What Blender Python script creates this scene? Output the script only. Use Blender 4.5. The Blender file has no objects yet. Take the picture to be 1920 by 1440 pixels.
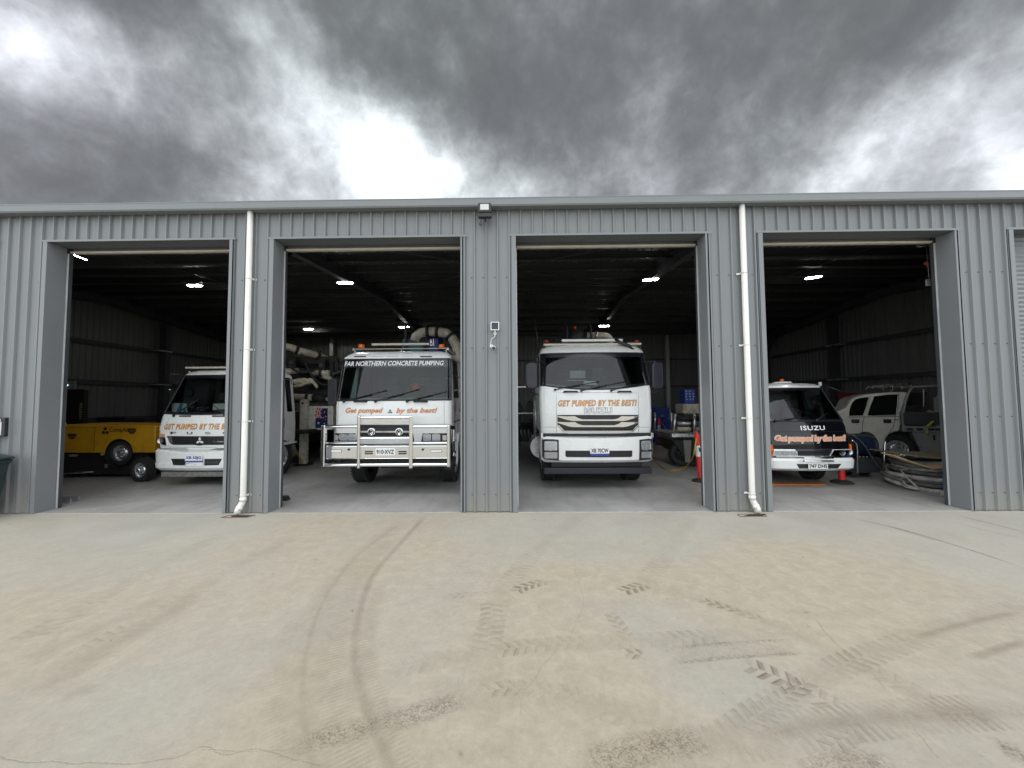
import bpy, bmesh, math, random
import numpy as np
from mathutils import Vector, Matrix, Euler
random.seed(7)
RNG = np.random.default_rng(11)
sc = bpy.context.scene
COL = sc.collection

# ------------------------------------------------------------------ camera
F_PX, CAM_H, CAM_D = 721.0, 1.75, 6.2077
YAW, PITCH, ROLL = -0.013726, 0.046769, -0.006991
def cam_axes():
    cy, sy = math.cos(YAW), math.sin(YAW)
    w = Vector((sy*math.cos(PITCH), cy*math.cos(PITCH), math.sin(PITCH)))
    r = Vector((cy, -sy, 0)); u = r.cross(w)
    return math.cos(ROLL)*r+math.sin(ROLL)*u, -math.sin(ROLL)*r+math.cos(ROLL)*u, w
CR, CU, CW = cam_axes()
CO = Vector((0, -CAM_D, CAM_H))
cd = bpy.data.cameras.new('camera'); cam = bpy.data.objects.new('camera', cd); COL.objects.link(cam)
cd.sensor_width = 36; cd.lens = F_PX/1920*36; cd.clip_end = 2000; cd.clip_start = .05
cam.matrix_world = Matrix(((CR.x, CU.x, -CW.x, CO.x), (CR.y, CU.y, -CW.y, CO.y), (CR.z, CU.z, -CW.z, CO.z), (0, 0, 0, 1)))
sc.camera = cam
def at(px, py, Y):
    """where the photo's point (px,py) lies on the vertical plane y=Y"""
    d = CW+CR*((px-960)/F_PX)-CU*((py-720)/F_PX)
    return CO+d*((Y-CO.y)/d.y)
def on_ground(px, py, Z=0.0):
    d = CW+CR*((px-960)/F_PX)-CU*((py-720)/F_PX)
    return CO+d*((Z-CO.z)/d.z)

# ------------------------------------------------------------------ view, sky, sun
sc.view_settings.view_transform = 'Standard'; sc.view_settings.look = 'None'
sc.view_settings.gamma = 1; sc.view_settings.exposure = 0.0; sc.view_settings.use_curve_mapping = False
sc.render.engine = 'CYCLES'
sc.cycles.use_denoising = True; sc.cycles.max_bounces = 7; sc.cycles.transparent_max_bounces = 12
sc.cycles.sample_clamp_indirect = 4.0
SKY_BACK = 1.33     # brightness of the thinner cloud behind the photographer
SUN_EL, SUN_AZ = 68, 195
CLOUDS = "-0.689,0.481,0.543,-0.28;-0.651,0.508,0.564,-0.18;-0.607,0.537,0.586,-0.27;-0.555,0.567,0.608,-0.27;-0.499,0.601,0.624,-0.06;-0.433,0.607,0.666,0.13;-0.387,0.636,0.667,-0.02;-0.325,0.644,0.693,-0.25;-0.257,0.664,0.703,0.07;-0.164,0.683,0.711,-0.03;-0.005,0.700,0.714,-0.10;0.141,0.727,0.672,-0.09;0.232,0.683,0.692,-0.06;0.322,0.666,0.673,0.04;0.406,0.649,0.644,-0.03;0.479,0.624,0.617,-0.09;0.544,0.598,0.589,0.11;0.600,0.571,0.561,-0.15;0.641,0.544,0.541,-0.14;0.684,0.507,0.525,0.05;-0.695,0.515,0.501,0.31;-0.669,0.531,0.520,0.41;-0.632,0.555,0.541,0.39;-0.592,0.562,0.578,0.03;-0.569,0.592,0.571,0.18;-0.509,0.616,0.601,-0.03;-0.455,0.628,0.631,0.11;-0.415,0.670,0.616,0.17;-0.350,0.677,0.647,-0.03;-0.271,0.702,0.658,-0.05;-0.174,0.725,0.666,-0.03;-0.070,0.741,0.668,0.03;-0.726,0.512,0.459,0.18;-0.709,0.534,0.461,0.07;-0.691,0.551,0.468,-0.05;-0.591,0.608,0.531,0.23;-0.531,0.644,0.551,0.05;-0.469,0.664,0.582,-0.10;-0.416,0.708,0.570,0.07;-0.333,0.730,0.597,0.17;-0.270,0.762,0.588,0.03;-0.211,0.747,0.631,-0.12;-0.129,0.775,0.618,-0.02;-0.019,0.811,0.585,-0.21;0.094,0.780,0.618,0.05;0.299,0.734,0.610,-0.07;0.387,0.705,0.595,-0.08;0.540,0.650,0.535,0.05;0.598,0.615,0.514,-0.12;-0.749,0.531,0.395,0.03;-0.707,0.560,0.432,-0.26;-0.657,0.588,0.471,-0.37;-0.614,0.635,0.468,-0.23;-0.488,0.694,0.529,-0.09;-0.321,0.779,0.538,0.18;-0.206,0.815,0.542,0.22;-0.080,0.836,0.542,-0.13;-0.770,0.549,0.326,-0.06;-0.688,0.621,0.376,0.06;-0.634,0.658,0.407,0.19;-0.571,0.699,0.430,-0.04;-0.497,0.740,0.454,0.11;-0.449,0.770,0.454,0.28;-0.385,0.785,0.485,-0.20;-0.312,0.817,0.485,0.21;-0.201,0.843,0.499,0.21;-0.107,0.862,0.496,0.21;-0.008,0.856,0.516,0.17;0.053,0.867,0.496,0.22;0.040,0.828,0.559,-0.10;0.160,0.846,0.508,-0.06;0.153,0.803,0.576,-0.04;0.269,0.811,0.520,0.05;0.259,0.775,0.577,0.10;0.361,0.760,0.541,-0.05;0.422,0.779,0.463,0.05;0.451,0.733,0.510,0.15;0.506,0.742,0.440,-0.16;0.541,0.719,0.436,-0.08;0.546,0.684,0.484,-0.11;0.575,0.714,0.399,0.31;0.609,0.684,0.403,0.24;0.586,0.653,0.480,-0.11;0.629,0.653,0.422,0.09;0.647,0.626,0.435,0.12;0.664,0.600,0.447,0.21;0.680,0.576,0.454,0.21;0.687,0.547,0.479,0.18;0.698,0.532,0.479,0.08;0.711,0.538,0.454,-0.12;0.718,0.565,0.407,-0.26;0.691,0.604,0.397,-0.16;0.745,0.577,0.336,0.67;0.686,0.624,0.375,-0.19;0.662,0.653,0.369,-0.09;0.716,0.591,0.371,-0.06"
class NT:
    """small helper for writing node trees"""
    def __init__(s, tree): s.t = tree
    def n(s, typ, **kw):
        x = s.t.nodes.new(typ)
        for k, v in kw.items():
            if not k.startswith('i_'): setattr(x, k, v)
        for k, v in kw.items():
            if k.startswith('i_'):
                key = k[2:]; key = int(key) if key.isdigit() else key.replace('_', ' ')
                sock = x.inputs[key]
                if isinstance(v, bpy.types.NodeSocket): s.t.links.new(v, sock)
                else: sock.default_value = v
        return x
    def math(s, op, a, b=None, c=None, clamp=False):
        x = s.t.nodes.new('ShaderNodeMath'); x.operation = op; x.use_clamp = clamp
        for i, v in enumerate((a, b, c)):
            if v is None: continue
            if isinstance(v, bpy.types.NodeSocket): s.t.links.new(v, x.inputs[i])
            else: x.inputs[i].default_value = v
        return x.outputs[0]
    def vmath(s, op, a, b=None):
        x = s.t.nodes.new('ShaderNodeVectorMath'); x.operation = op
        for i, v in enumerate((a, b)):
            if v is None: continue
            if isinstance(v, bpy.types.NodeSocket): s.t.links.new(v, x.inputs[i])
            else: x.inputs[i].default_value = v
        return x
    def mix(s, fac, a, b, mode='MIX'):
        x = s.t.nodes.new('ShaderNodeMix'); x.data_type = 'RGBA'; x.blend_type = mode
        for sock, v in ((x.inputs[0], fac), (x.inputs[6], a), (x.inputs[7], b)):
            if isinstance(v, bpy.types.NodeSocket): s.t.links.new(v, sock)
            else: sock.default_value = (tuple(v)+(1,))[:4] if isinstance(v, (tuple, list)) else v
        return x.outputs[2]
    def noise(s, vec, scale, detail=4, rough=.55, dist=0.0):
        return s.n('ShaderNodeTexNoise', i_Vector=vec, i_Scale=scale, i_Detail=detail, i_Roughness=rough, i_Distortion=dist)
    def ramp(s, fac, stops):
        x = s.t.nodes.new('ShaderNodeValToRGB'); s.t.links.new(fac, x.inputs[0])
        e = x.color_ramp.elements
        while len(e) < len(stops): e.new(.5)
        for el, (p, c) in zip(e, stops):
            el.position = p; el.color = (c, c, c, 1) if isinstance(c, (int, float)) else tuple(c)+(1,)
        return x.outputs[0]
    def rng(s, v, a, b, c, d, clamp=True):
        x = s.t.nodes.new('ShaderNodeMapRange'); x.clamp = clamp
        for i, q in enumerate((v, a, b, c, d)):
            if isinstance(q, bpy.types.NodeSocket): s.t.links.new(q, x.inputs[i])
            else: x.inputs[i].default_value = q
        return x.outputs[0]

def build_world():
    w = bpy.data.worlds.new('World'); sc.world = w; w.use_nodes = True
    t = w.node_tree; t.nodes.clear(); N = NT(t)
    d = N.n('ShaderNodeTexCoord').outputs['Generated']
    # cloud-deck coordinates: the deck is a flat layer overhead, so its texture shrinks towards the horizon
    sep = N.n('ShaderNodeSeparateXYZ', i_Vector=d)
    zz = N.math('ADD', N.math('MAXIMUM', sep.outputs[2], 0.0), .55)
    comb = N.n('ShaderNodeCombineXYZ', i_X=N.math('DIVIDE', sep.outputs[0], zz), i_Y=N.math('DIVIDE', sep.outputs[1], zz))
    deck = comb.outputs[0]
    warp1 = N.noise(d, 5.5, 5, .60); warp2 = N.noise(d, 15, 6, .62, .3)
    def cen(nz, amt): 
        a = N.vmath('SUBTRACT', nz.outputs['Color'], (.5, .5, .5)).outputs[0]
        x = N.vmath('SCALE', a); x.inputs['Scale'].default_value = amt; return x.outputs[0]
    dw = N.vmath('ADD', d, cen(warp1, .09)).outputs[0]
    dw = N.vmath('ADD', dw, cen(warp2, .05)).outputs[0]
    acc = None
    for rec in CLOUDS.split(';'):
        x, y, z, a = map(float, rec.split(','))
        dist = N.vmath('DISTANCE', dw, (x, y, z)).outputs['Value']
        g = N.math('EXPONENT', N.math('MULTIPLY', N.math('MULTIPLY', dist, dist), -78.0))
        acc = N.math('MULTIPLY', g, a) if acc is None else N.math('MULTIPLY_ADD', g, a, acc)
    front = N.rng(sep.outputs[1], -.15, .45, 0, 1)
    base = N.math('MULTIPLY_ADD', front, .55-SKY_BACK, SKY_BACK)
    v = N.math('ADD', acc, base)
    bil = N.noise(d, 7.0, 8, .56, .25).outputs[0]
    bil2 = N.noise(d, 19, 7, .60, .4).outputs[0]
    v = N.math('MULTIPLY_ADD', N.math('SUBTRACT', bil, .5), .38, v)
    v = N.math('MULTIPLY_ADD', N.math('SUBTRACT', bil2, .5), .25, v)
    bil3 = N.noise(d, 52, 5, .6, .3).outputs[0]
    v = N.math('MULTIPLY_ADD', N.math('SUBTRACT', bil3, .5), .11, v)
    wv = N.vmath('ADD', d, cen(N.noise(d, 9, 5, .6), .10)).outputs[0]
    puff = None
    for sc_, am in ((7.5, .17), (17, .10)):
        vo = N.n('ShaderNodeTexVoronoi', i_Vector=wv, i_Scale=sc_, feature='SMOOTH_F1'); vo.inputs['Smoothness'].default_value = .55
        v = N.math('MULTIPLY_ADD', N.math('SUBTRACT', .42, vo.outputs['Distance']), am, v)
    # dense cloud stays an even grey, its edge turns bright quickly where it thins
    cv = N.n('ShaderNodeFloatCurve', i_Value=N.math('MULTIPLY', v, .714))
    cp = cv.mapping.curves[0].points
    cp[0].location = (0, .315); cp[1].location = (1, 1)
    for p_ in ((.24, .338), (.34, .382), (.44, .475), (.54, .60), (.64, .745), (.75, .87)): cp.new(*p_)
    cv.mapping.update()
    v = N.math('MULTIPLY', cv.outputs[0], 1.4)
    lin = N.math('POWER', v, 2.25)
    # thicker cloud is a neutral warm grey, thin cloud lets cooler light through
    tintn = N.noise(deck, 1.3, 3, .5).outputs[0]
    tint = N.mix(N.rng(tintn, .38, .62, 0, 1), (.91, .995, 1.02), (.945, .975, 1.05))
    col = N.mix(1.0, N.n('ShaderNodeCombineColor', i_Red=lin, i_Green=lin, i_Blue=lin).outputs[0], tint, 'MULTIPLY')
    sky = N.n('ShaderNodeTexSky'); sky.sky_type = 'NISHITA'; sky.sun_disc = False
    sky.sun_elevation = math.radians(SUN_EL); sky.sun_rotation = math.radians(SUN_AZ)
    bg1 = N.n('ShaderNodeBackground', i_Color=col, i_Strength=1.0)
    bg2 = N.n('ShaderNodeBackground', i_Color=sky.outputs[0], i_Strength=.05)
    mixs = N.n('ShaderNodeMixShader', i_Fac=.06)
    t.links.new(bg1.outputs[0], mixs.inputs[1]); t.links.new(bg2.outputs[0], mixs.inputs[2])
    out = N.n('ShaderNodeOutputWorld'); t.links.new(mixs.outputs[0], out.inputs[0])
build_world()
sl = bpy.data.lights.new('sun', 'SUN'); sl.energy = .8; sl.angle = math.radians(40); sl.color = (1, .96, .9)
so = bpy.data.objects.new('sun', sl); COL.objects.link(so)
so.rotation_euler = Euler((math.radians(90-SUN_EL), 0, math.radians(180-SUN_AZ+180+180)), 'XYZ')
so.rotation_euler = (Vector((0, 0, 0))-Vector((math.sin(math.radians(SUN_AZ)), math.cos(math.radians(SUN_AZ)), math.tan(math.radians(SUN_EL))))).to_track_quat('-Z', 'Y').to_euler()

# ------------------------------------------------------------------ materials
MATS = {}
def pmat(name, col, rough=.5, metal=0.0, var=.08, scale=6.0, bump=0.0, bscale=60.0, coat=0.0, spec=.5, dirt=None, dirt_amt=0.0, dirt_scale=3.0, stretch=(1, 1, 1), rvar=.08):
    if name in MATS: return MATS[name]
    m = bpy.data.materials.new(name); m.use_nodes = True; t = m.node_tree; N = NT(t)
    b = t.nodes['Principled BSDF']
    oc = N.n('ShaderNodeTexCoord').outputs['Object']
    mp = N.n('ShaderNodeMapping', i_Vector=oc); mp.inputs['Scale'].default_value = stretch
    nz = N.noise(mp.outputs[0], scale, 5, .6)
    c1 = tuple(max(0, c*(1-var)) for c in col); c2 = tuple(min(1, c*(1+var)) for c in col)
    colr = N.mix(N.rng(nz.outputs[0], .3, .7, 0, 1), c1, c2)
    if dirt:
        dn = N.noise(mp.outputs[0], dirt_scale, 7, .65, .4)
        colr = N.mix(N.math('MULTIPLY', N.rng(dn.outputs[0], .48, .72, 0, 1), dirt_amt), colr, dirt)
    t.links.new(colr, b.inputs['Base Color'])
    t.links.new(N.rng(nz.outputs[0], .3, .7, max(.02, rough-rvar), min(1, rough+rvar)), b.inputs['Roughness'])
    b.inputs['Metallic'].default_value = metal; b.inputs['Coat Weight'].default_value = coat
    b.inputs['Coat Roughness'].default_value = .06; b.inputs['Specular IOR Level'].default_value = spec
    if bump:
        bn = N.noise(oc, bscale, 4, .6)
        bp = N.n('ShaderNodeBump', i_Strength=bump, i_Distance=.01, i_Height=bn.outputs[0])
        t.links.new(bp.outputs[0], b.inputs['Normal'])
    MATS[name] = m; return m
def emat(name, col, strength):
    m = bpy.data.materials.new(name); m.use_nodes = True
    b = m.node_tree.nodes['Principled BSDF']; b.inputs['Base Color'].default_value = (.8, .8, .8, 1)
    b.inputs['Emission Color'].default_value = (*col, 1); b.inputs['Emission Strength'].default_value = strength
    MATS[name] = m; return m
def glassmat(name, tint, gloss=.1, rough=.02):
    m = bpy.data.materials.new(name); m.use_nodes = True; t = m.node_tree; t.nodes.clear(); N = NT(t)
    tr = N.n('ShaderNodeBsdfTransparent', i_Color=(*tint, 1))
    gl = N.n('ShaderNodeBsdfGlossy', i_Roughness=rough)
    fr = N.n('ShaderNodeFresnel', i_IOR=1.52)
    fac = N.math('MAXIMUM', N.math('MULTIPLY', fr.outputs[0], 1.2), gloss, clamp=True)
    mx = N.n('ShaderNodeMixShader', i_Fac=fac); t.links.new(tr.outputs[0], mx.inputs[1]); t.links.new(gl.outputs[0], mx.inputs[2])
    out = N.n('ShaderNodeOutputMaterial'); t.links.new(mx.outputs[0], out.inputs[0])
    MATS[name] = m; return m
CLAD = wall_paint = pmat('painted_cladding', (.192, .203, .209), .42, 0, .05, 1.4, stretch=(6, 6, .25), dirt=(.30, .29, .26), dirt_amt=.16, dirt_scale=1.2)
def splash_dirt(m, top=.55, amt=.35, col=(.30, .27, .215)):
    """dust thrown up on the bottom of the sheeting, uneven along its edge"""
    t = m.node_tree; N = NT(t); b = t.nodes['Principled BSDF']; src = b.inputs['Base Color'].links[0].from_socket
    oc = N.n('ShaderNodeTexCoord').outputs['Object']; sp = N.n('ShaderNodeSeparateXYZ', i_Vector=oc)
    nz = N.noise(oc, 5.0, 6, .65).outputs[0]
    h = N.math('MULTIPLY_ADD', N.math('SUBTRACT', nz, .5), -.9, sp.outputs[2])
    t.links.new(N.mix(N.math('MULTIPLY', N.rng(h, .02, top, 1, 0), amt), src, col), b.inputs['Base Color'])
splash_dirt(CLAD)
TRIM = pmat('painted_trim', (.194, .205, .212), .4, 0, .04, 2.0)
REVEAL = pmat('painted_reveal', (.115, .128, .136), .5, 0, .05, 1.5)
SCREW = pmat('screw_head', (.10, .11, .12), .5, .2)
GALV = pmat('galvanised_steel', (.52, .53, .54), .42, .85, .12, 9, rvar=.12)
STEEL = pmat('dark_painted_steel', (.055, .06, .066), .55, .2, .1, 3)
INWALL = pmat('inner_wall_sheet', (.15, .155, .152), .45, .25, .12, 1.0, stretch=(5, 5, .4))
INROOF = pmat('roof_sheet', (.15, .154, .154), .5, .3, .15, 1.0)
CREAM = pmat('cream_rail', (.58, .53, .44), .45)
CURT = pmat('door_curtain', (.20, .22, .23), .45)
PVC = pmat('white_pvc', (.74, .73, .68), .38, 0, .05, 3, dirt=(.42, .39, .33), dirt_amt=.45, dirt_scale=3, stretch=(3, 3, .7))
WPAINT = pmat('white_truck_paint', (.80, .81, .80), .28, 0, .02, 2, coat=.6)
WDIRTY = pmat('worn_white_paint', (.66, .64, .58), .45, 0, .08, 6, dirt=(.22, .19, .15), dirt_amt=.8, dirt_scale=9)
CREAMPIPE = pmat('worn_cream_pipe', (.52, .48, .39), .5, 0, .12, 5, dirt=(.15, .12, .09), dirt_amt=.85, dirt_scale=8)
BLACKP = pmat('black_plastic', (.018, .018, .02), .42, 0, .15, 8)
BLACKG = pmat('black_gloss_paint', (.012, .013, .02), .16, 0, .1, 3, coat=.5)
RUBBER = pmat('tyre_rubber', (.022, .022, .022), .75, 0, .2, 12, bump=.15)
CHASSIS = pmat('chassis_black', (.014, .014, .015), .6, 0, .25, 9)
CHROME = pmat('polished_alloy', (.88, .89, .90), .07, 1.0, .02, 2, rvar=.03)
SATIN = pmat('satin_alloy', (.66, .67, .68), .3, .9, .06, 7)
YELLOW = pmat('yellow_machine_paint', (.58, .30, .012), .4, 0, .08, 3, coat=.2, dirt=(.20, .11, .02), dirt_amt=.4, dirt_scale=4)
ORANGE = pmat('amber_lens', (.85, .17, .02), .25, 0, .05)
REDM = pmat('red_plastic', (.72, .03, .025), .4, 0, .06)
WHITEP = pmat('white_plate', (.80, .80, .78), .35, 0, .02)
LAMP = pmat('lamp_reflector', (.88, .89, .90), .15, .3, .06, 25)
CLEAR = glassmat('clear_lens', (.94, .95, .96), .06)
WSCREEN = glassmat('tinted_windscreen', (.52, .58, .56), .05)
DARKGLASS = glassmat('dark_side_glass', (.05, .055, .06), .06)
BLUEM = pmat('blue_steel', (.02, .045, .26), .45, 0, .12, 5)
TEAL = pmat('teal_steel', (.02, .13, .16), .45, 0, .15, 6)
INKBLACK = pmat('black_lettering', (.012, .012, .014), .4)
INKWHITE = pmat('white_lettering', (.86, .86, .86), .4)
INKBLUE = pmat('blue_lettering', (.03, .06, .33), .4)
SEATM = pmat('grey_seat_cloth', (.075, .08, .09), .85, 0, .15, 30)
DASHM = pmat('dark_dashboard', (.025, .027, .03), .6)
PAPER = pmat('paper_sheet', (.75, .77, .75), .7)
PAPERBLUE = pmat('blue_paper', (.08, .22, .42), .6)

def two_sided(m, inner=(.05, .052, .055)):
    """painted outside, dark trim on the inside of the panel"""
    t = m.node_tree; N = NT(t); out = next(n for n in t.nodes if n.type == 'OUTPUT_MATERIAL'); b = t.nodes['Principled BSDF']
    g = N.n('ShaderNodeNewGeometry'); d = N.n('ShaderNodeBsdfDiffuse', i_Color=(*inner, 1))
    mx = N.n('ShaderNodeMixShader', i_Fac=g.outputs['Backfacing']); t.links.new(b.outputs[0], mx.inputs[1]); t.links.new(d.outputs[0], mx.inputs[2]); t.links.new(mx.outputs[0], out.inputs[0])
SHELLP = pmat('white_cab_shell', (.80, .81, .80), .28, 0, .02, 2, coat=.6); two_sided(SHELLP)
# ------------------------------------------------------------------ mesh helpers
class MB:
    def __init__(s): s.bm = bmesh.new()
    def poly(s, verts, faces, mi=0):
        vs = [s.bm.verts.new(v) for v in verts]
        for f in faces:
            try: fc = s.bm.faces.new([vs[i] for i in f]); fc.material_index = mi
            except ValueError: pass
        return s
    def box(s, x0, x1, y0, y1, z0, z1, mi=0):
        v = [(x, y, z) for x in (x0, x1) for y in (y0, y1) for z in (z0, z1)]
        return s.poly(v, [(0, 1, 3, 2), (4, 6, 7, 5), (0, 4, 5, 1), (2, 3, 7, 6), (0, 2, 6, 4), (1, 5, 7, 3)], mi)
    def obox(s, c, size, rot=(0, 0, 0), mi=0):
        M = Matrix.Translation(c) @ Euler(rot).to_matrix().to_4x4()
        h = [q/2 for q in size]
        v = [M @ Vector((x*h[0], y*h[1], z*h[2])) for x in (-1, 1) for y in (-1, 1) for z in (-1, 1)]
        return s.poly(v, [(0, 1, 3, 2), (4, 6, 7, 5), (0, 4, 5, 1), (2, 3, 7, 6), (0, 2, 6, 4), (1, 5, 7, 3)], mi)
    def bar(s, a, b, w, h, mi=0):
        a, b = Vector(a), Vector(b); d = b-a; L = d.length
        q = d.to_track_quat('X', 'Z'); M = Matrix.Translation((a+b)/2) @ q.to_matrix().to_4x4()
        v = [M @ Vector((x*L/2, y*w/2, z*h/2)) for x in (-1, 1) for y in (-1, 1) for z in (-1, 1)]
        return s.poly(v, [(0, 1, 3, 2), (4, 6, 7, 5), (0, 4, 5, 1), (2, 3, 7, 6), (0, 2, 6, 4), (1, 5, 7, 3)], mi)
    def prism(s, pts, a0, a1, plane='xz', mi=0, surf=None):
        """outline (2d) swept between a0 and a1 along the third axis"""
        n = len(pts)
        def P(p, a):
            u, v = p
            return {'xz': (u, a, v), 'xy': (u, v, a), 'yz': (a, u, v)}[plane]
        v = [P(p, a0) for p in pts]+[P(p, a1) for p in pts]
        f = [tuple(range(n)), tuple(range(2*n-1, n-1, -1))]
        f += [(i, i+n, (i+1) % n+n, (i+1) % n) for i in range(n)]
        if surf is None: return s.poly(v, f, mi)
        # follow a curved panel: cut the outline into small cells, then press them onto the surface
        t = bmesh.new(); vs = [t.verts.new(q) for q in v]
        for q in f: t.faces.new([vs[i] for i in q])
        for ax, st in ((0, .06), (2, .05)):
            lo = min(q[ax] for q in v); hi = max(q[ax] for q in v); k = math.floor(lo/st)+1
            while k*st < hi:
                co = [0, 0, 0]; no = [0, 0, 0]; co[ax] = k*st; no[ax] = 1
                bmesh.ops.bisect_plane(t, geom=t.verts[:]+t.edges[:]+t.faces[:], plane_co=co, plane_no=no, dist=1e-5); k += 1
        t.verts.index_update()
        return s.poly([(q.co.x, q.co.y+surf(q.co.x, q.co.z), q.co.z) for q in t.verts], [[w.index for w in q.verts] for q in t.faces], mi)
    def tube(s, path, r, n=10, mi=0, cap=True, closed=False):
        P = [Vector(p) for p in path]; m = len(P)
        R = r if isinstance(r, (list, tuple)) else [r]*m
        T = []
        for i in range(m):
            if closed: t = P[(i+1) % m]-P[i-1]
            else: t = P[min(i+1, m-1)]-P[max(i-1, 0)]
            T.append(t.normalized() if t.length > 1e-9 else Vector((0, 0, 1)))
        up = Vector((0, 0, 1)) if abs(T[0].z) < .9 else Vector((1, 0, 0))
        nrm = (up-T[0]*up.dot(T[0])).normalized(); rings = []
        for i in range(m):
            nrm = (nrm-T[i]*nrm.dot(T[i])).normalized(); bi = T[i].cross(nrm)
            rings.append([s.bm.verts.new(P[i]+(nrm*math.cos(2*math.pi*k/n)+bi*math.sin(2*math.pi*k/n))*R[i]) for k in range(n)])
        for i in range(m if closed else m-1):
            a, b = rings[i], rings[(i+1) % m]
            for k in range(n):
                f = s.bm.faces.new((a[k], a[(k+1) % n], b[(k+1) % n], b[k])); f.material_index = mi; f.smooth = True
        if cap and not closed:
            f = s.bm.faces.new(rings[0][::-1]); f.material_index = mi
            f = s.bm.faces.new(rings[-1]); f.material_index = mi
        return s
    def lathe(s, prof, c=(0, 0, 0), axis='x', n=28, mi=0, cap=True):
        """profile of (radius, height along axis)"""
        c = Vector(c); rings = []
        for r, h in prof:
            ring = []
            for k in range(n):
                a = 2*math.pi*k/n; u, v = math.cos(a)*r, math.sin(a)*r
                ring.append(s.bm.verts.new(c+Vector({'x': (h, u, v), 'y': (u, h, v), 'z': (u, v, h)}[axis])))
            rings.append(ring)
        for a, b in zip(rings, rings[1:]):
            for k in range(n):
                f = s.bm.faces.new((a[k], a[(k+1) % n], b[(k+1) % n], b[k])); f.material_index = mi; f.smooth = True
        if cap:
            for rg in (rings[0], rings[-1]):
                try: f = s.bm.faces.new(rg); f.material_index = mi
                except ValueError: pass
        return s
    def sphere(s, c, r, mi=0, sc=(1, 1, 1), seg=14):
        M = Matrix.Translation(c) @ Matrix.Diagonal((*sc, 1))
        g = bmesh.ops.create_uvsphere(s.bm, u_segments=seg, v_segments=max(6, seg//2+1), radius=r, matrix=M)
        for v in g['verts']:
            for f in v.link_faces: f.material_index = mi; f.smooth = True
        return s
    def build(s, name, mats, parent=None, loc=None, bevel=0.0, smooth=None, seg=2, weld=0.0, rot=None):
        if weld: bmesh.ops.remove_doubles(s.bm, verts=s.bm.verts, dist=weld)
        bmesh.ops.recalc_face_normals(s.bm, faces=s.bm.faces)
        me = bpy.data.meshes.new(name); s.bm.to_mesh(me); s.bm.free()
        for m in (mats if isinstance(mats, (list, tuple)) else [mats]): me.materials.append(m)
        if smooth is not None:
            for p in me.polygons: p.use_smooth = True
            me.set_sharp_from_angle(angle=math.radians(smooth))
        o = bpy.data.objects.new(name, me); COL.objects.link(o)
        if parent is not None: o.parent = parent
        if loc is not None: o.location = loc
        if rot is not None: o.rotation_euler = rot
        if bevel:
            b = o.modifiers.new('bevel', 'BEVEL'); b.width = bevel; b.segments = seg; b.limit_method = 'ANGLE'; b.angle_limit = math.radians(40)
            b.harden_normals = False
        return o
def thing(name, label, cat, loc=(0, 0, 0), group=None, rot=(0, 0, 0)):
    o = bpy.data.objects.new(name, None); COL.objects.link(o); o.empty_display_size = .2
    o.location = loc; o.rotation_euler = rot; o['label'] = label; o['category'] = cat
    if group: o['group'] = group
    return o
def tag(o, label, cat, group=None):
    o['label'] = label; o['category'] = cat
    if group: o['group'] = group
    return o
def copy_of(o, parent, loc=None, rot=None):
    c = o.copy(); COL.objects.link(c); c.parent = parent
    if loc is not None: c.location = loc
    if rot is not None: c.rotation_euler = rot
    return c
def dup(root, loc, label=None, rot=None):
    r = root.copy(); COL.objects.link(r); r.location = loc
    if rot is not None: r.rotation_euler = rot
    if label: r['label'] = label
    for ch in list(root.children):
        c = ch.copy(); COL.objects.link(c); c.parent = r
        for g in list(ch.children):
            d = g.copy(); COL.objects.link(d); d.parent = c
    return r
def rrect(x0, x1, z0, z1, r, n=4):
    pts = []
    for cx, cz, a0 in ((x1-r, z1-r, 0), (x0+r, z1-r, 90), (x0+r, z0+r, 180), (x1-r, z0+r, 270)):
        for k in range(n+1):
            a = math.radians(a0+90*k/n); pts.append((cx+r*math.cos(a), cz+r*math.sin(a)))
    return pts
def arc(c, r, a0, a1, n=8):
    return [(c[0]+r*math.cos(math.radians(a0+(a1-a0)*k/n)), c[1]+r*math.sin(math.radians(a0+(a1-a0)*k/n))) for k in range(n+1)]
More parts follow.
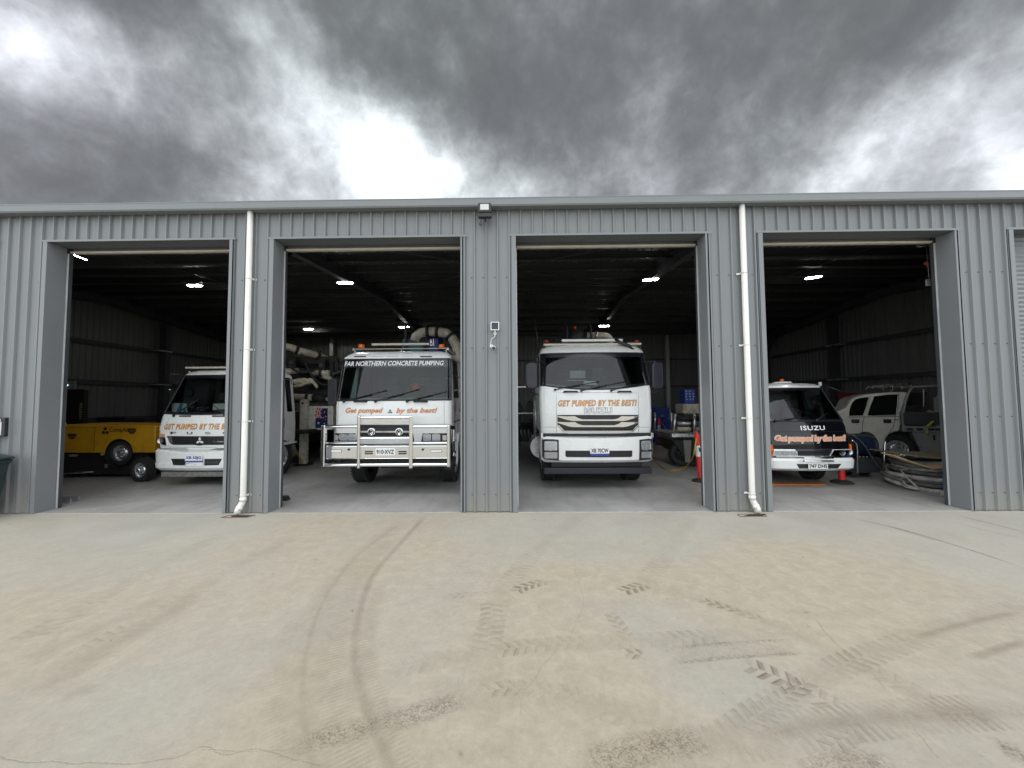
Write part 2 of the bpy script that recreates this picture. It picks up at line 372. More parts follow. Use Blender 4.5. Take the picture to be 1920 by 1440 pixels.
def text_mesh(name, body, mats, parent, w, h, loc, shear=0.0, offset=0.0, surf=None, ext=.0015, rot_z=0.0, spacing=1.0, align='CENTER', vertical=False, outline=None, back=None, bold=0.0):
    """lettering as flat raised letters in the xz plane facing -y; fitted to width w, cap height h"""
    def one(off, mat, yoff, nm, par, fit=None):
        cu = bpy.data.curves.new(nm, 'FONT'); cu.body = body; cu.size = 1; cu.shear = shear; cu.offset = off
        cu.space_character = spacing; cu.resolution_u = 3; cu.fill_mode = 'FRONT'
        tmp = bpy.data.objects.new(nm, cu); COL.objects.link(tmp)
        dg = bpy.context.evaluated_depsgraph_get(); dg.update()
        me = bpy.data.meshes.new_from_object(tmp.evaluated_get(dg))
        bpy.data.objects.remove(tmp); bpy.data.curves.remove(cu)
        co = np.empty(len(me.vertices)*3, np.float32); me.vertices.foreach_get('co', co); co = co.reshape(-1, 3)
        if fit is None: fit = (co[:, 0].min(), co[:, 0].max(), co[:, 1].min(), co[:, 1].max())
        x0, x1, y0, y1 = fit
        X = (co[:, 0]-(x0+x1)/2)/(x1-x0)*w; Z = (co[:, 1]-(y0+y1)/2)/(y1-y0)*h
        if vertical: X, Z = -Z, X
        me.materials.append(mat)
        Y = np.zeros_like(X)
        if surf: Y = np.array([surf(x+loc[0], z+loc[2]) for x, z in zip(X, Z)], np.float32)-loc[1]
        out = np.stack([X, Y+yoff, Z], 1).astype(np.float32)
        me.vertices.foreach_set('co', out.ravel()); me.update()
        o = bpy.data.objects.new(nm, me); COL.objects.link(o)
        if par is not None: o.parent = par
        return o, fit
    o, fit = one(bold, mats, -.003, name, parent)
    o.location = loc; o.rotation_euler = (0, 0, rot_z)
    if outline is not None:
        o2, _ = one(bold+outline[0], outline[1], -.0015, name+'_outline', o, fit)
    return o
# ------------------------------------------------------------------ ground
GX0, GX1, GY0, GY1, GW, GH = -8.0, 8.0, -4.62, .10, 4096, 1240
def fbm(w, h, beta, seed):
    r = np.random.default_rng(seed)
    fx = np.fft.rfftfreq(w)[None, :]*w; fy = np.fft.fftfreq(h)[:, None]*h
    k = np.sqrt((fx/(GX1-GX0))**2+(fy/(GY1-GY0))**2); k[0, 0] = 1
    s = np.fft.rfft2(r.standard_normal((h, w)))*k**(-beta); s[0, 0] = 0
    a = np.fft.irfft2(s, s=(h, w)); return ((a-a.mean())/a.std()).astype(np.float32)
def ground_masks():
    sand = np.zeros((GH, GW), np.float32); mud = np.zeros_like(sand); hgt = np.zeros_like(sand)
    def pix(x, y): return ((x-GX0)/(GX1-GX0)*GW).astype(int), ((y-GY0)/(GY1-GY0)*GH).astype(int)
    # how much sand film lies on the slab, read off at a few spots and blended
    spots = "0,985,.25 150,1000,.2 300,985,.15 420,990,.35 600,985,.75 760,985,.6 900,1000,.3 1050,985,.2 1200,990,.15 1350,985,.2 1500,990,.05 1700,980,.0 1900,990,.0 1800,1040,.1 1900,1080,.25 0,1050,.5 150,1060,.35 300,1040,.4 500,1030,.65 650,1060,.8 800,1030,.75 880,1050,.45 1000,1040,.35 1100,1035,.3 1050,1075,.9 1250,1030,.35 1350,1060,.85 1500,1045,.8 1650,1030,.45 1250,1090,1 1500,1100,.9 1700,1090,.7 850,1110,.45 960,1120,.85 1120,1180,.8 1200,1170,.4 1280,1190,.35 1400,1150,.85 1600,1180,.75 1850,1150,.6 100,1150,.75 300,1130,.7 200,1220,.7 400,1160,.6 520,1180,.45 430,1250,.4 250,1310,.4 100,1370,.45 330,1350,.45 480,1330,.7 600,1250,.85 700,1250,.55 760,1240,.4 800,1320,.55 850,1250,.6 1000,1250,.9 1100,1280,.85 1330,1290,.35 1420,1285,.4 1600,1270,.75 1800,1280,.55 1150,1380,.9 950,1380,.95 700,1400,.9 500,1420,.85 1400,1420,.7 1600,1390,.45 1800,1400,.5 1600,1430,.6"
    P = np.array([[float(v) for v in t.split(',')] for t in spots.split()])
    G = np.array([list(on_ground(a, b))[:2] for a, b, _ in P])
    lo_w, lo_h = 256, 96
    gx = np.linspace(GX0, GX1, lo_w); gy = np.linspace(GY0, GY1, lo_h); X, Y = np.meshgrid(gx, gy)
    num = np.zeros_like(X); den = np.zeros_like(X)
    for (x, y), v in zip(G, P[:, 2]):
        w = 1/(((X-x)/1.0)**2+((Y-y)/.7)**2+.02)**1.7; num += w*v; den += w
    low = (num/den).astype(np.float32)
    yi = np.linspace(0, lo_h-1, GH); xi = np.linspace(0, lo_w-1, GW); y0 = np.minimum(yi.astype(int), lo_h-2); x0 = np.minimum(xi.astype(int), lo_w-2)
    fy = (yi-y0)[:, None]; fx = (xi-x0)[None, :]
    up = (low[y0][:, x0]*(1-fy)*(1-fx)+low[y0+1][:, x0]*fy*(1-fx)+low[y0][:, x0+1]*(1-fy)*fx+low[y0+1][:, x0+1]*fy*fx)
    n1 = fbm(GW, GH, 1.5, 1); n2 = fbm(GW, GH, 1.1, 2)
    sand = np.clip((up-.5)*1.15+.62+n1*.07+n2*.05, 0, 1).astype(np.float32)
    def path(pts, step=.002):
        g = np.array([list(on_ground(a, b))[:2] for a, b in pts])
        # Catmull-Rom through the points
        out = []
        for i in range(len(g)-1):
            p0, p1, p2, p3 = g[max(i-1, 0)], g[i], g[i+1], g[min(i+2, len(g)-1)]
            m = max(8, int(np.linalg.norm(p2-p1)/step)); t = np.linspace(0, 1, m, endpoint=False)[:, None]
            out.append(.5*((2*p1)+(-p0+p2)*t+(2*p0-5*p1+4*p2-p3)*t*t+(-p0+3*p1-3*p2+p3)*t**3))
        g = np.concatenate(out); d = np.gradient(g, axis=0); L = np.linalg.norm(d, axis=1)+1e-9
        return g, np.stack([-d[:, 1], d[:, 0]], 1)/L[:, None], np.cumsum(L)
    def lay(pts, width, fn, layer, mode='max'):
        g, nrm, s = path(pts); T = np.linspace(-1, 1, max(9, int(width/.0018)))
        x = g[:, None, 0]+nrm[:, None, 0]*T[None]*width/2; y = g[:, None, 1]+nrm[:, None, 1]*T[None]*width/2
        v = fn(s[:, None]+0*T[None], T[None]+0*s[:, None], s[-1])
        i, j = pix(x, y); ok = (i >= 0) & (i < GW) & (j >= 0) & (j < GH)
        i, j, v = i[ok], j[ok], v[ok].astype(np.float32)
        if mode == 'max': np.maximum.at(layer, (j, i), v)
        else: np.minimum.at(layer, (j, i), v)
    ss = lambda a, b, x: np.clip((x-a)/(b-a), 0, 1)**2*(3-2*np.clip((x-a)/(b-a), 0, 1))
    ends = lambda s, L: ss(0, min(.40, L*.22), s)*ss(0, min(.40, L*.22), L-s)
    def soft(k): return lambda s, t, L: k*(1-np.abs(t)**1.5)*ends(s, L)
    def chev(k, pitch=.078, slant=.55, hole=.45, one=False):
        def f(s, t, L):
            ph = (s+np.abs(t)*slant*pitch*.9)/pitch+.5*(t > 0); q = ph % 1
            blk = .14+.86*ss(0, .09, q)*(1-ss(hole, hole+.12, q))
            row = ss(.0, .10, np.abs(t))*(1-ss(.88, 1, np.abs(t)))
            if one: row = 1-ss(.8, 1, np.abs(t))
            patch = .50+.32*np.sin(ph*.31+1.3*np.sin(ph*.17))+.18*np.sin(ph*.9)
            edge = 1+.9*(np.exp(-((q-.08)/.07)**2))
            return k*blk*row*patch*edge*ends(s, L)
        return f
    def ladder(k, pitch=.03):
        return lambda s, t, L: k*(.5+.5*np.sin(s/pitch*2*np.pi+np.sin(s*9)*1.2))*(1-np.abs(t)**2)*ends(s, L)
    n3 = fbm(GW, GH, .35, 5)
    sm0 = np.zeros_like(mud)
    l1 = [(760, 975), (690, 1025), (640, 1075), (603, 1135), (580, 1200), (569, 1265), (567, 1340), (578, 1395), (590, 1450), (610, 1540), (640, 1680)]
    l2 = [(800, 965), (740, 1030), (700, 1078), (676, 1140), (666, 1200), (667, 1250), (680, 1300), (695, 1350), (715, 1392), (738, 1450), (780, 1540), (850, 1680)]
    lay(l1, .085, soft(.30), mud); lay(l2, .10, soft(.44), mud); lay(l2, .04, soft(.3), sm0); lay(l2[3:], .13, soft(.26), mud); lay(l1[3:], .10, soft(.14), mud)
    mid = [((a[0]+b[0])/2, (a[1]+b[1])/2) for a, b in zip(l1, l2[1:])]
    lay(mid, .34, ladder(.30), mud); lay(l1, .30, soft(.17), mud); lay([(x+22, y) for x, y in l2[2:]], .16, ladder(.32), mud)
    lay([(x-40, y) for x, y in l1[3:]], .22, ladder(.20), mud)
    C = lambda pts, w, k, **a: (lay(pts, w, chev(k, **a), mud), lay(pts, w, chev(1.0, **a), hgt))
    C([(880, 1300), (960, 1290), (1020, 1296), (1070, 1300), (1130, 1325)], .13, .40)
    C([(905, 1225), (960, 1216), (1040, 1206), (1150, 1203)], .17, .42)
    C([(920, 1120), (922, 1165), (916, 1215), (912, 1262)], .20, .45, slant=-.4)
    C([(960, 1112), (985, 1100), (1030, 1088)], .15, .95); C([(1160, 1110), (1185, 1104), (1215, 1094)], .17, .9)
    C([(1300, 1120), (1380, 1145), (1450, 1170)], .11, .75); C([(1385, 1240), (1440, 1262), (1500, 1288), (1560, 1322), (1600, 1338)], .20, .62)
    C([(1530, 1268), (1480, 1300), (1430, 1335), (1365, 1378)], .12, .68); C([(1170, 1225), (1210, 1228)], .12, .5)
    C([(1140, 1145), (1170, 1185), (1185, 1205)], .12, .35)
    C([(1540, 1420), (1590, 1380), (1640, 1350)], .12, .35)
    C([(820, 1120), (880, 1115), (960, 1112)], .1, .25)
    lay([(1240, 1232), (1330, 1222), (1420, 1216), (1510, 1211)], .19, lambda s, t, L: (.62*ss(.4, .8, np.abs(t))*(1-ss(.85, 1, np.abs(t)))+.25)*ends(s, L), sm0)
    J = [(1340, 1396), (1440, 1376), (1540, 1358), (1650, 1346), (1790, 1338), (1930, 1334)]
    lay(J, .17, soft(.45), mud); C(J, .17, .35, pitch=.05)
    lay([(1640, 1348), (1745, 1343), (1800, 1340), (1870, 1338), (1960, 1336)], .17, lambda s, t, L: .35*(1-np.abs(t)**2)*ss(0, .9, s), sm0)
    lay([(1690, 1205), (1800, 1172), (1930, 1142)], .09, soft(.5), mud); lay([(1815, 1235), (1930, 1200)], .08, soft(.5), mud)
    lay([(1700, 1215), (1800, 1185), (1930, 1155)], .4, ladder(.12), mud)
    lay([(1580, 968), (1680, 990), (1790, 1022), (1930, 1068)], .05, soft(.75), mud); lay([(1660, 985), (1770, 1018)], .04, soft(.7), mud)
    lay([(1790, 965), (1860, 982), (1930, 1000)], .06, soft(.6), mud); lay([(1780, 975), (1850, 995), (1930, 1012)], .05, soft(.35), mud)
    lay([(20, 1325), (100, 1275), (190, 1222), (300, 1160), (380, 1110)], .28, soft(.26), mud); lay([(0, 1262), (120, 1205), (250, 1150), (330, 1105)], .3, soft(.15), mud)
    lay([(110, 1310), (170, 1290), (190, 1280)], .16, soft(.22), mud)
    F = lambda pts, w, k, **a: (lay(pts, w, chev(k, **a), mud), lay(pts, w, soft(k*.55), mud), lay(pts, w, chev(.5, **a), hgt))
    F([(1940, 1130), (1700, 1203), (1535, 1268), (1365, 1378), (1240, 1460)], .20, 0.35)
    F([(1190, 1090), (1300, 1120), (1450, 1170), (1600, 1240), (1800, 1340), (1940, 1410)], .20, 0.28)
    F([(780, 1285), (880, 1298), (1010, 1297), (1130, 1325), (1330, 1395), (1480, 1450)], .22, 0.28)
    F([(1090, 965), (1020, 1020), (955, 1090), (922, 1165), (912, 1262), (925, 1360), (960, 1450)], .24, 0.25)
    F([(1300, 965), (1250, 1040), (1190, 1110), (1140, 1145)], .22, 0.18)
    F([(700, 1262), (820, 1238), (960, 1216), (1150, 1203), (1300, 1196), (1500, 1180)], .20, 0.25)
    F([(1130, 1440), (1340, 1398), (1650, 1348), (1940, 1330)], .26, 0.39, pitch=.05)
    F([(560, 1000), (400, 1090), (200, 1200), (-40, 1350)], .25, 0.23); F([(420, 1000), (250, 1085), (100, 1170), (-40, 1240)], .25, 0.18)
    # gravelly mud smears
    sm = sm0
    lay([(500, 1425), (600, 1386), (700, 1360), (800, 1332), (900, 1296)], .20, lambda s, t, L: (1-np.abs(t)**2)*ends(s, L), sm)
    lay([(1080, 1450), (1200, 1408), (1290, 1392), (1360, 1396)], .24, lambda s, t, L: (1-np.abs(t)**2)*ends(s, L), sm)
    lay([(1500, 1450), (1620, 1430), (1700, 1440)], .2, lambda s, t, L: .8*(1-np.abs(t)**2)*ends(s, L), sm)
    lay([(1870, 1400), (1930, 1420)], .18, lambda s, t, L: .9*(1-np.abs(t)**2)*ends(s, L), sm)
    lay([(1748, 1346), (1860, 1340)], .2, lambda s, t, L: .7*(1-np.abs(t)**2)*ends(s, L), sm)
    g1 = fbm(GW, GH, .42, 6)
    mud = mud*(.72+.28*np.clip(n2*.5+.8, 0, 1.6))
    mud = np.maximum(mud*(1+.12*n3), sm*np.clip(g1*.55+.30, 0, 1))
    hgt = hgt*.6+sm*np.clip(g1*.5+.2, 0, 1)*1.2
    # hairline cracks
    def crack(pts, k, amp=.012):
        g, nrm, s = path(pts, .0012); r = np.random.default_rng(abs(int(pts[0][0]))+3)
        w = np.cumsum(r.standard_normal(len(s)))*.00055; w -= np.linspace(0, w[-1], len(s)); w += amp*np.sin(s*23)*.3
        x = g[:, 0]+nrm[:, 0]*w; y = g[:, 1]+nrm[:, 1]*w; i, j = pix(x, y); ok = (i >= 0) & (i < GW) & (j >= 0) & (j < GH)
        np.maximum.at(mud, (j[ok], i[ok]), np.float32(k)); hgt[j[ok], i[ok]] = -1.0
    crack([(-20, 1414), (60, 1428), (120, 1430), (230, 1434), (320, 1425), (380, 1400), (420, 1412), (470, 1402), (525, 1412), (600, 1436)], .45)
    crack([(1530, 1163), (1565, 1205), (1600, 1236), (1640, 1268), (1660, 1292)], .5); crack([(1075, 1060), (1085, 1100), (1092, 1130), (1080, 1165), (1068, 1195)], .22)
    crack([(1045, 1215), (1010, 1260), (985, 1295), (975, 1340)], .2); crack([(1710, 1362), (1740, 1400), (1760, 1420)], .4)
    crack([(380, 1405), (560, 1395), (680, 1300)], .2)
    # specks and small debris
    r = np.random.default_rng(21)
    for _ in range(420):
        x, y = r.uniform(-7.5, 7.5), r.uniform(-4.4, -.1); a, b = r.uniform(.002, .008), r.uniform(.002, .005)
        if r.random() < .08: a, b = r.uniform(.01, .028), r.uniform(.005, .012)
        i0, j0 = int((x-GX0)/(GX1-GX0)*GW), int((y-GY0)/(GY1-GY0)*GH); k = 9
        if not (k < i0 < GW-k and k < j0 < GH-k): continue
        jj, ii = np.mgrid[-k:k+1, -k:k+1]; th = r.uniform(0, 3.14); px, py = ii*.0039, jj*.0038
        q = ((px*np.cos(th)+py*np.sin(th))/a)**2+((-px*np.sin(th)+py*np.cos(th))/b)**2
        sl_ = mud[j0-k:j0+k+1, i0-k:i0+k+1]; np.maximum(sl_, np.exp(-q*1.2)*r.uniform(.4, 1), out=sl_)
    img = bpy.data.images.new('yard_marks', GW, GH, alpha=True, float_buffer=False); img.colorspace_settings.name = 'Non-Color'
    buf = np.ones((GH, GW, 4), np.float32)
    buf[..., 0] = sand; buf[..., 1] = np.clip(mud, 0, 1); buf[..., 2] = np.clip(hgt*.4+.5, 0, 1)
    img.pixels.foreach_set(buf.ravel()); img.update(); img.pack()
    return img
def yard_material():
    m = bpy.data.materials.new('sandy_concrete'); m.use_nodes = True; t = m.node_tree; N = NT(t); b = t.nodes['Principled BSDF']
    oc = N.n('ShaderNodeTexCoord').outputs['Object']
    mp = N.n('ShaderNodeMapping', i_Vector=oc); mp.inputs['Location'].default_value = (-GX0/(GX1-GX0), -GY0/(GY1-GY0), 0)
    mp.inputs['Scale'].default_value = (1/(GX1-GX0), 1/(GY1-GY0), 1)
    im = N.n('ShaderNodeTexImage', i_Vector=mp.outputs[0]); im.image = ground_masks(); im.extension = 'EXTEND'; im.interpolation = 'Cubic'
    sep = N.n('ShaderNodeSeparateColor', i_Color=im.outputs[0])
    n_b = N.noise(oc, 1.1, 6, .6); n_m = N.noise(oc, 7, 6, .65, .4); n_f = N.noise(oc, 90, 4, .7); n_g = N.noise(oc, 420, 2, .6)
    st = N.n('ShaderNodeMapping', i_Vector=oc); st.inputs['Scale'].default_value = (1.0, .35, 1); st.inputs['Rotation'].default_value = (0, 0, math.radians(-58))
    n_s = N.noise(st.outputs[0], 3.2, 6, .62, .5)
    sandf = N.math('ADD', sep.outputs[0], N.math('MULTIPLY', N.math('SUBTRACT', n_m.outputs[0], .5), .35))
    sandf = N.math('ADD', sandf, N.math('MULTIPLY', N.math('SUBTRACT', n_s.outputs[0], .5), .55), clamp=True)
    grey = N.mix(N.rng(n_b.outputs[0], .35, .65, 0, 1), (.330, .316, .278), (.392, .376, .334))
    sand = N.mix(N.rng(n_m.outputs[0], .35, .65, 0, 1), (.352, .302, .228), (.416, .362, .280))
    col = N.mix(sandf, grey, sand)
    fleck = N.math('ADD', N.math('MULTIPLY', N.math('SUBTRACT', n_f.outputs[0], .5), .20), N.math('MULTIPLY', N.math('SUBTRACT', n_g.outputs[0], .5), .45))
    n_d = N.noise(oc, 26, 6, .72, .3); fleck = N.math('MULTIPLY_ADD', N.math('SUBTRACT', n_d.outputs[0], .5), .36, fleck)
    fl = N.math('ADD', fleck, 1.0)
    col = N.mix(1.0, col, N.n('ShaderNodeCombineColor', i_Red=fl, i_Green=fl, i_Blue=fl).outputs[0], 'MULTIPLY')
    col = N.mix(N.math('MULTIPLY', sep.outputs[1], .88, clamp=True), col, (.135, .104, .070))
    t.links.new(col, b.inputs['Base Color'])
    t.links.new(N.rng(sandf, 0, 1, .62, .85), b.inputs['Roughness']); b.inputs['Specular IOR Level'].default_value = .35
    h = N.math('ADD', N.math('MULTIPLY', sep.outputs[2], 1.0), N.math('MULTIPLY', n_f.outputs[0], .35))
    h = N.math('ADD', h, N.math('MULTIPLY', n_g.outputs[0], .18))
    bp = N.n('ShaderNodeBump', i_Strength=.6, i_Distance=.008, i_Height=h); t.links.new(bp.outputs[0], b.inputs['Normal'])
    return m
def floor_material():
    m = bpy.data.materials.new('trowelled_floor'); m.use_nodes = True; t = m.node_tree; N = NT(t); b = t.nodes['Principled BSDF']
    oc = N.n('ShaderNodeTexCoord').outputs['Object']
    n1 = N.noise(oc, .9, 6, .62, .5); n2 = N.noise(oc, 6, 6, .65); st = N.n('ShaderNodeMapping', i_Vector=oc); st.inputs['Scale'].default_value = (3.0, .4, 1)
    n3 = N.noise(st.outputs[0], 2.0, 6, .6)
    col = N.mix(N.rng(n1.outputs[0], .35, .65, 0, 1), (.27, .268, .258), (.38, .372, .355))
    col = N.mix(N.math('MULTIPLY', N.rng(n3.outputs[0], .5, .72, 0, 1), .4), col, (.17, .165, .15))
    t.links.new(col, b.inputs['Base Color']); t.links.new(N.rng(n2.outputs[0], .3, .7, .28, .55), b.inputs['Roughness'])
    bp = N.n('ShaderNodeBump', i_Strength=.12, i_Distance=.004, i_Height=n2.outputs[0]); t.links.new(bp.outputs[0], b.inputs['Normal'])
    return m
YARD = yard_material(); FLOORM = floor_material()
XL, XR, YB = -14.0, 12.3, 12.6
g = MB(); g.poly([(-320, -320, 0), (320, -320, 0), (320, 320, 0), (-320, 320, 0)], [(0, 1, 2, 3)])
o = g.build('ground', YARD); o['kind'] = 'structure'
g = MB(); g.poly([(XL, -.012, .004), (XR, -.012, .004), (XR, YB, .004), (XL, YB, .004)], [(0, 1, 2, 3)])
o = g.build('floor', FLOORM); o['kind'] = 'structure'
jm = pmat('joint_sealant', (.40, .39, .36), .7, 0, .15, 8)
g = MB()
for x0, x1 in ((-11.81, -8.74), (-7.80, -4.74), (-4.0, -.914), (-.006, 3.074), (3.998, 7.063)): g.box(x0, x1, -.026, -.012, .0, .006)
o = g.build('floor_edge', jm); o['kind'] = 'structure'

# ------------------------------------------------------------------ the shed
shed = thing('industrial_shed', 'long grey ribbed metal shed with four open roller door bays', 'shed')
ZT, ZH, PITCH_R = 5.02, 4.472, .19
OPEN = [(-11.81, -8.74), (-7.804, -4.738), (-4.002, -.914), (-.006, 3.074), (3.998, 7.063), (7.995, 11.06)]
PH = at(526, 420, 0).x
def ribbed(mb, x0, x1, z0, z1, y=0.0, face=-1, h=.034, pitch=PITCH_R, mi=0):
    """sheet with trapezoid ribs, running up in z"""
    xs = [(x0, 0)]
    k0 = math.floor((x0-PH)/pitch)-1
    for k in range(k0, k0+int((x1-x0)/pitch)+4):
        c = PH+k*pitch
        for dx, hh in ((-.021, 0), (-.010, h), (.010, h), (.021, 0), (.082, 0), (.086, .002), (.104, .002), (.108, 0)):
            if x0+.001 < c+dx < x1-.001: xs.append((c+dx, hh))
    xs.sort(); xs.append((x1, 0))
    v = []
    for x, hh in xs: v += [(x, y+face*hh, z0), (x, y+face*hh, z1)]
    mb.poly(v, [(2*i, 2*i+2, 2*i+3, 2*i+1) for i in range(len(xs)-1)], mi)
cl = MB(); ribbed(cl, XL, XR, ZH, ZT)
piers = []; e = XL
for a, b in OPEN: piers.append((e, a)); e = b
piers.append((e, XR))
for a, b in piers: ribbed(cl, a, b, .012, ZH)
for zz in (3.79, 2.63, 1.47, .28):
    for a, b in piers:
        k = math.ceil((a-PH)/PITCH_R)
        while PH+k*PITCH_R < b-.03:
            x = PH+k*PITCH_R-.048
            if x > a+.02: cl.lathe([(.011, 0), (.011, -.004), (.006, -.010)], (x, 0, zz), 'y', 8, 1)
            k += 1
cl.build('wall_cladding', [CLAD, SCREW], shed)
for a, b in OPEN:
    f = MB()
    for x, s in ((a, -1), (b, 1)):
        f.prism([(x, -.034), (x+s*.072, -.034), (x+s*.072, -.030), (x+s*.004, -.030), (x+s*.004, .25), (x, .25)], .006, ZH-.004, 'xy')
        f.box(x+s*.006, x+s*.09, -.022, .25, .006, ZH-.01, 1)
    f.box(a-.10, b+.10, -.037, -.033, ZH-.006, ZH+.028)
    f.prism([(-.0329, ZH), (.27, ZH), (.27, ZH+.004), (-.0329, ZH+.004)], a-.004, b+.004, 'yz', 1)
    f.build('door_frame', [TRIM, REVEAL], shed)
door_seal = pmat('door_seal', (.62, .63, .64), .45, .3)
for i, (a, b) in enumerate(OPEN):
    c = MB(); closed = i in (0, 5)
    if closed:
        z = .02; v = []; k = 0
        while z < ZH+.3: v += [(a-.05, .22+(.012 if k % 2 else -.004), z), (b+.05, .22+(.012 if k % 2 else -.004), z)]; z += .038; k += 1
        c.poly(v, [(2*q, 2*q+1, 2*q+3, 2*q+2) for q in range(len(v)//2-1)])
    else:
        c.lathe([(.19, a-.08), (.19, b+.08)], (0, .52, ZH+.19), 'x', 26)
        z = ZH-.03; v = []; k = 0
        while z < ZH+.22: v += [(a-.05, .325+(.010 if k % 2 else -.002), z), (b+.05, .325+(.010 if k % 2 else -.002), z)]; z += .038; k += 1
        c.poly(v, [(2*q, 2*q+1, 2*q+3, 2*q+2) for q in range(len(v)//2-1)])
    d = c.build('roller_door', CURT, shed, smooth=40 if not closed else None)
    r = MB()
    if closed: r.box(a-.03, b+.03, .19, .25, .006, .06)
    else: r.box(a-.03, b+.03, .29, .355, ZH-.072, ZH-.038)
    r.build('bottom_rail', CREAM, d, bevel=.006)
    for x, s in ((a, -1), (b, 1)):
        tmb = MB(); tmb.box(x-.012 if s > 0 else x+.012-.03, x+.03-.012 if s > 0 else x+.012, .262, .278, .01, ZH-.09)
        tmb.box(x+s*.02-.03, x+s*.02+.03, .28, .34, .01, ZH+.1, 1)
        tmb.build('guide_track', [door_seal, STEEL], d)
# gutter and downpipes
gm = MB(); gm.prism([(-.165, 5.045), (-.165, 4.925), (-.155, 4.905), (-.03, 4.905), (-.03, 4.93), (-.15, 4.93), (-.155, 5.03), (-.150, 5.045)], XL, XR, 'yz')
gm.box(XL, XR, -.168, -.1655, 4.925, 4.932); gm.box(XL, XR, -.168, -.1655, 5.028, 5.044)
for k in range(4): gm.box(XL+6.1*k+3.0, XL+6.1*k+3.012, -.1665, -.1652, 4.934, 5.027)
gm.build('gutter', pmat('gutter_paint', (.178, .19, .196), .38, 0, .04, 1.2, stretch=(1, 1, 8)), shed, bevel=.004)
for px_t, px_b, side in ((468, 449, -1), (1393, 1406, 1)):
    x = at(px_t, 440, -.085).x
    dp = MB(); dp.tube([(x, -.082, 4.915), (x, -.082, .36), (x, -.082, .22), (x+side*.012, -.09, .17), (x+side*.045, -.125, .085), (x+side*.052, -.135, .022)], [.044, .044, .044, .045, .046, .047], 20)
    for zz, r in ((.235, .0485), (.105, .0475)): dp.tube([(x+(side*.037 if zz < .2 else 0), -.082-(.036 if zz < .2 else 0), zz-.03), (x+(side*.03 if zz < .2 else 0), -.082-(.03 if zz < .2 else 0), zz+.03)], r*1.02, 20)
    dpo = dp.build('downpipe', PVC, shed)
    for zz in (3.79, 2.63, 1.47, .30):
        bk = MB(); bk.tube([(x+.0465*math.cos(a), -.082+.0465*math.sin(a), zz) for a in [2*math.pi*k/20 for k in range(20)]], .0035, 6, closed=True)
        bk.box(min(x-side*.047, x-side*.095), max(x-side*.047, x-side*.095), -.034, -.029, zz-.014, zz+.014); bk.box(min(x-side*.047, x-side*.05), max(x-side*.047, x-side*.05), -.08, -.03, zz-.014, zz+.014)
        bk.build('pipe_bracket', PVC, dpo)
# inner structure
rf = MB(); YR = YB/2; RISE = .55
v = []; n = 0; x = XL-.1
while x < XR+.1:
    for dx, hh in ((0, 0), (.06, 0), (.075, .026), (.10, .026), (.115, 0)): v += [(x+dx, -.14, ZT+hh-.04), (x+dx, YR, ZT+RISE+hh-.03), (x+dx, YB+.14, ZT+hh-.04)]; n += 1
    x += .19
rf.poly(v, [(3*i+k, 3*i+k+1, 3*i+k+4, 3*i+k+3) for i in range(n-1) for k in (0, 1)])
rf.build('roof', INROOF, shed)
def zroof(y): return ZT+RISE*(1-abs(y-YR)/YR)
ys = MB()
FR = [XL+.35, -4.37, 3.54, XR-.35]
def ibeam(mb, a, b, w, h, t=.014):
    a, b = Vector(a), Vector(b)
    mb.bar(a, b, .012, h-2*t)
    up = (b-a).to_track_quat('X', 'Z') @ Vector((0, 0, 1))
    mb.bar(a+up*(h/2-t/2), b+up*(h/2-t/2), w, t); mb.bar(a-up*(h/2-t/2), b-up*(h/2-t/2), w, t)
for x in FR:
    for y0, y1 in ((.25, YR), (YR, YB-.2)):
        m = MB(); ibeam(m, (x, y0, zroof(y0)-.30), (x, y1, zroof(y1)-.30), .16, .30); m.build('rafter', STEEL, shed)
    for y in (.26, YB-.3):
        m = MB(); m.box(x-.09, x+.09, y, y+.016, .012, 4.9); m.box(x-.09, x+.09, y+.24, y+.256, .012, 4.9); m.box(x-.006, x+.006, y+.016, y+.24, .012, 4.9)
        m.box(x-.14, x+.14, y-.03, y+.28, .006, .024); m.build('column', STEEL, shed)
    for yy, s in ((.7, 1), (YB-.7, -1)):
        m = MB(); m.bar((x, yy-s*.4, 4.0), (x, yy+s*.5, 4.78), .10, .012); m.build('haunch', STEEL, shed)
for y in (.55, 1.5, 2.45, 3.4, 4.35, 5.3, 6.1, 7.0, 7.95, 8.9, 9.85, 10.8, 11.75):
    m = MB(); z = zroof(y)-.16; m.box(XL+.02, XR-.02, y-.004, y+.004, z-.085, z+.10); m.box(XL+.02, XR-.02, y+.004, y+.065, z+.092, z+.10); m.box(XL+.02, XR-.02, y-.065, y-.004, z-.085, z-.077)
    m.build('purlin', pmat('purlin_steel', (.05, .053, .055), .5, .4, .15, 2), shed)
for x in (-8.4, -.4, 7.6):      # bridging straps between the frames
    m = MB()
    for y0, y1 in ((.55, 6.1), (6.5, 12)): m.bar((x, y0, zroof(y0)-.2), (x, y1, zroof(y1)-.2), .04, .006)
    m.build('bridging', STEEL, shed)
m = MB(); m.bar((-4.3, .6, zroof(.6)-.22), (3.5, 5.8, zroof(5.8)-.22), .035, .02); m.build('roof_brace', STEEL, shed)
m = MB(); m.bar((3.5, .6, zroof(.6)-.24), (-4.3, 5.8, zroof(5.8)-.24), .035, .02); m.build('roof_brace', STEEL, shed)
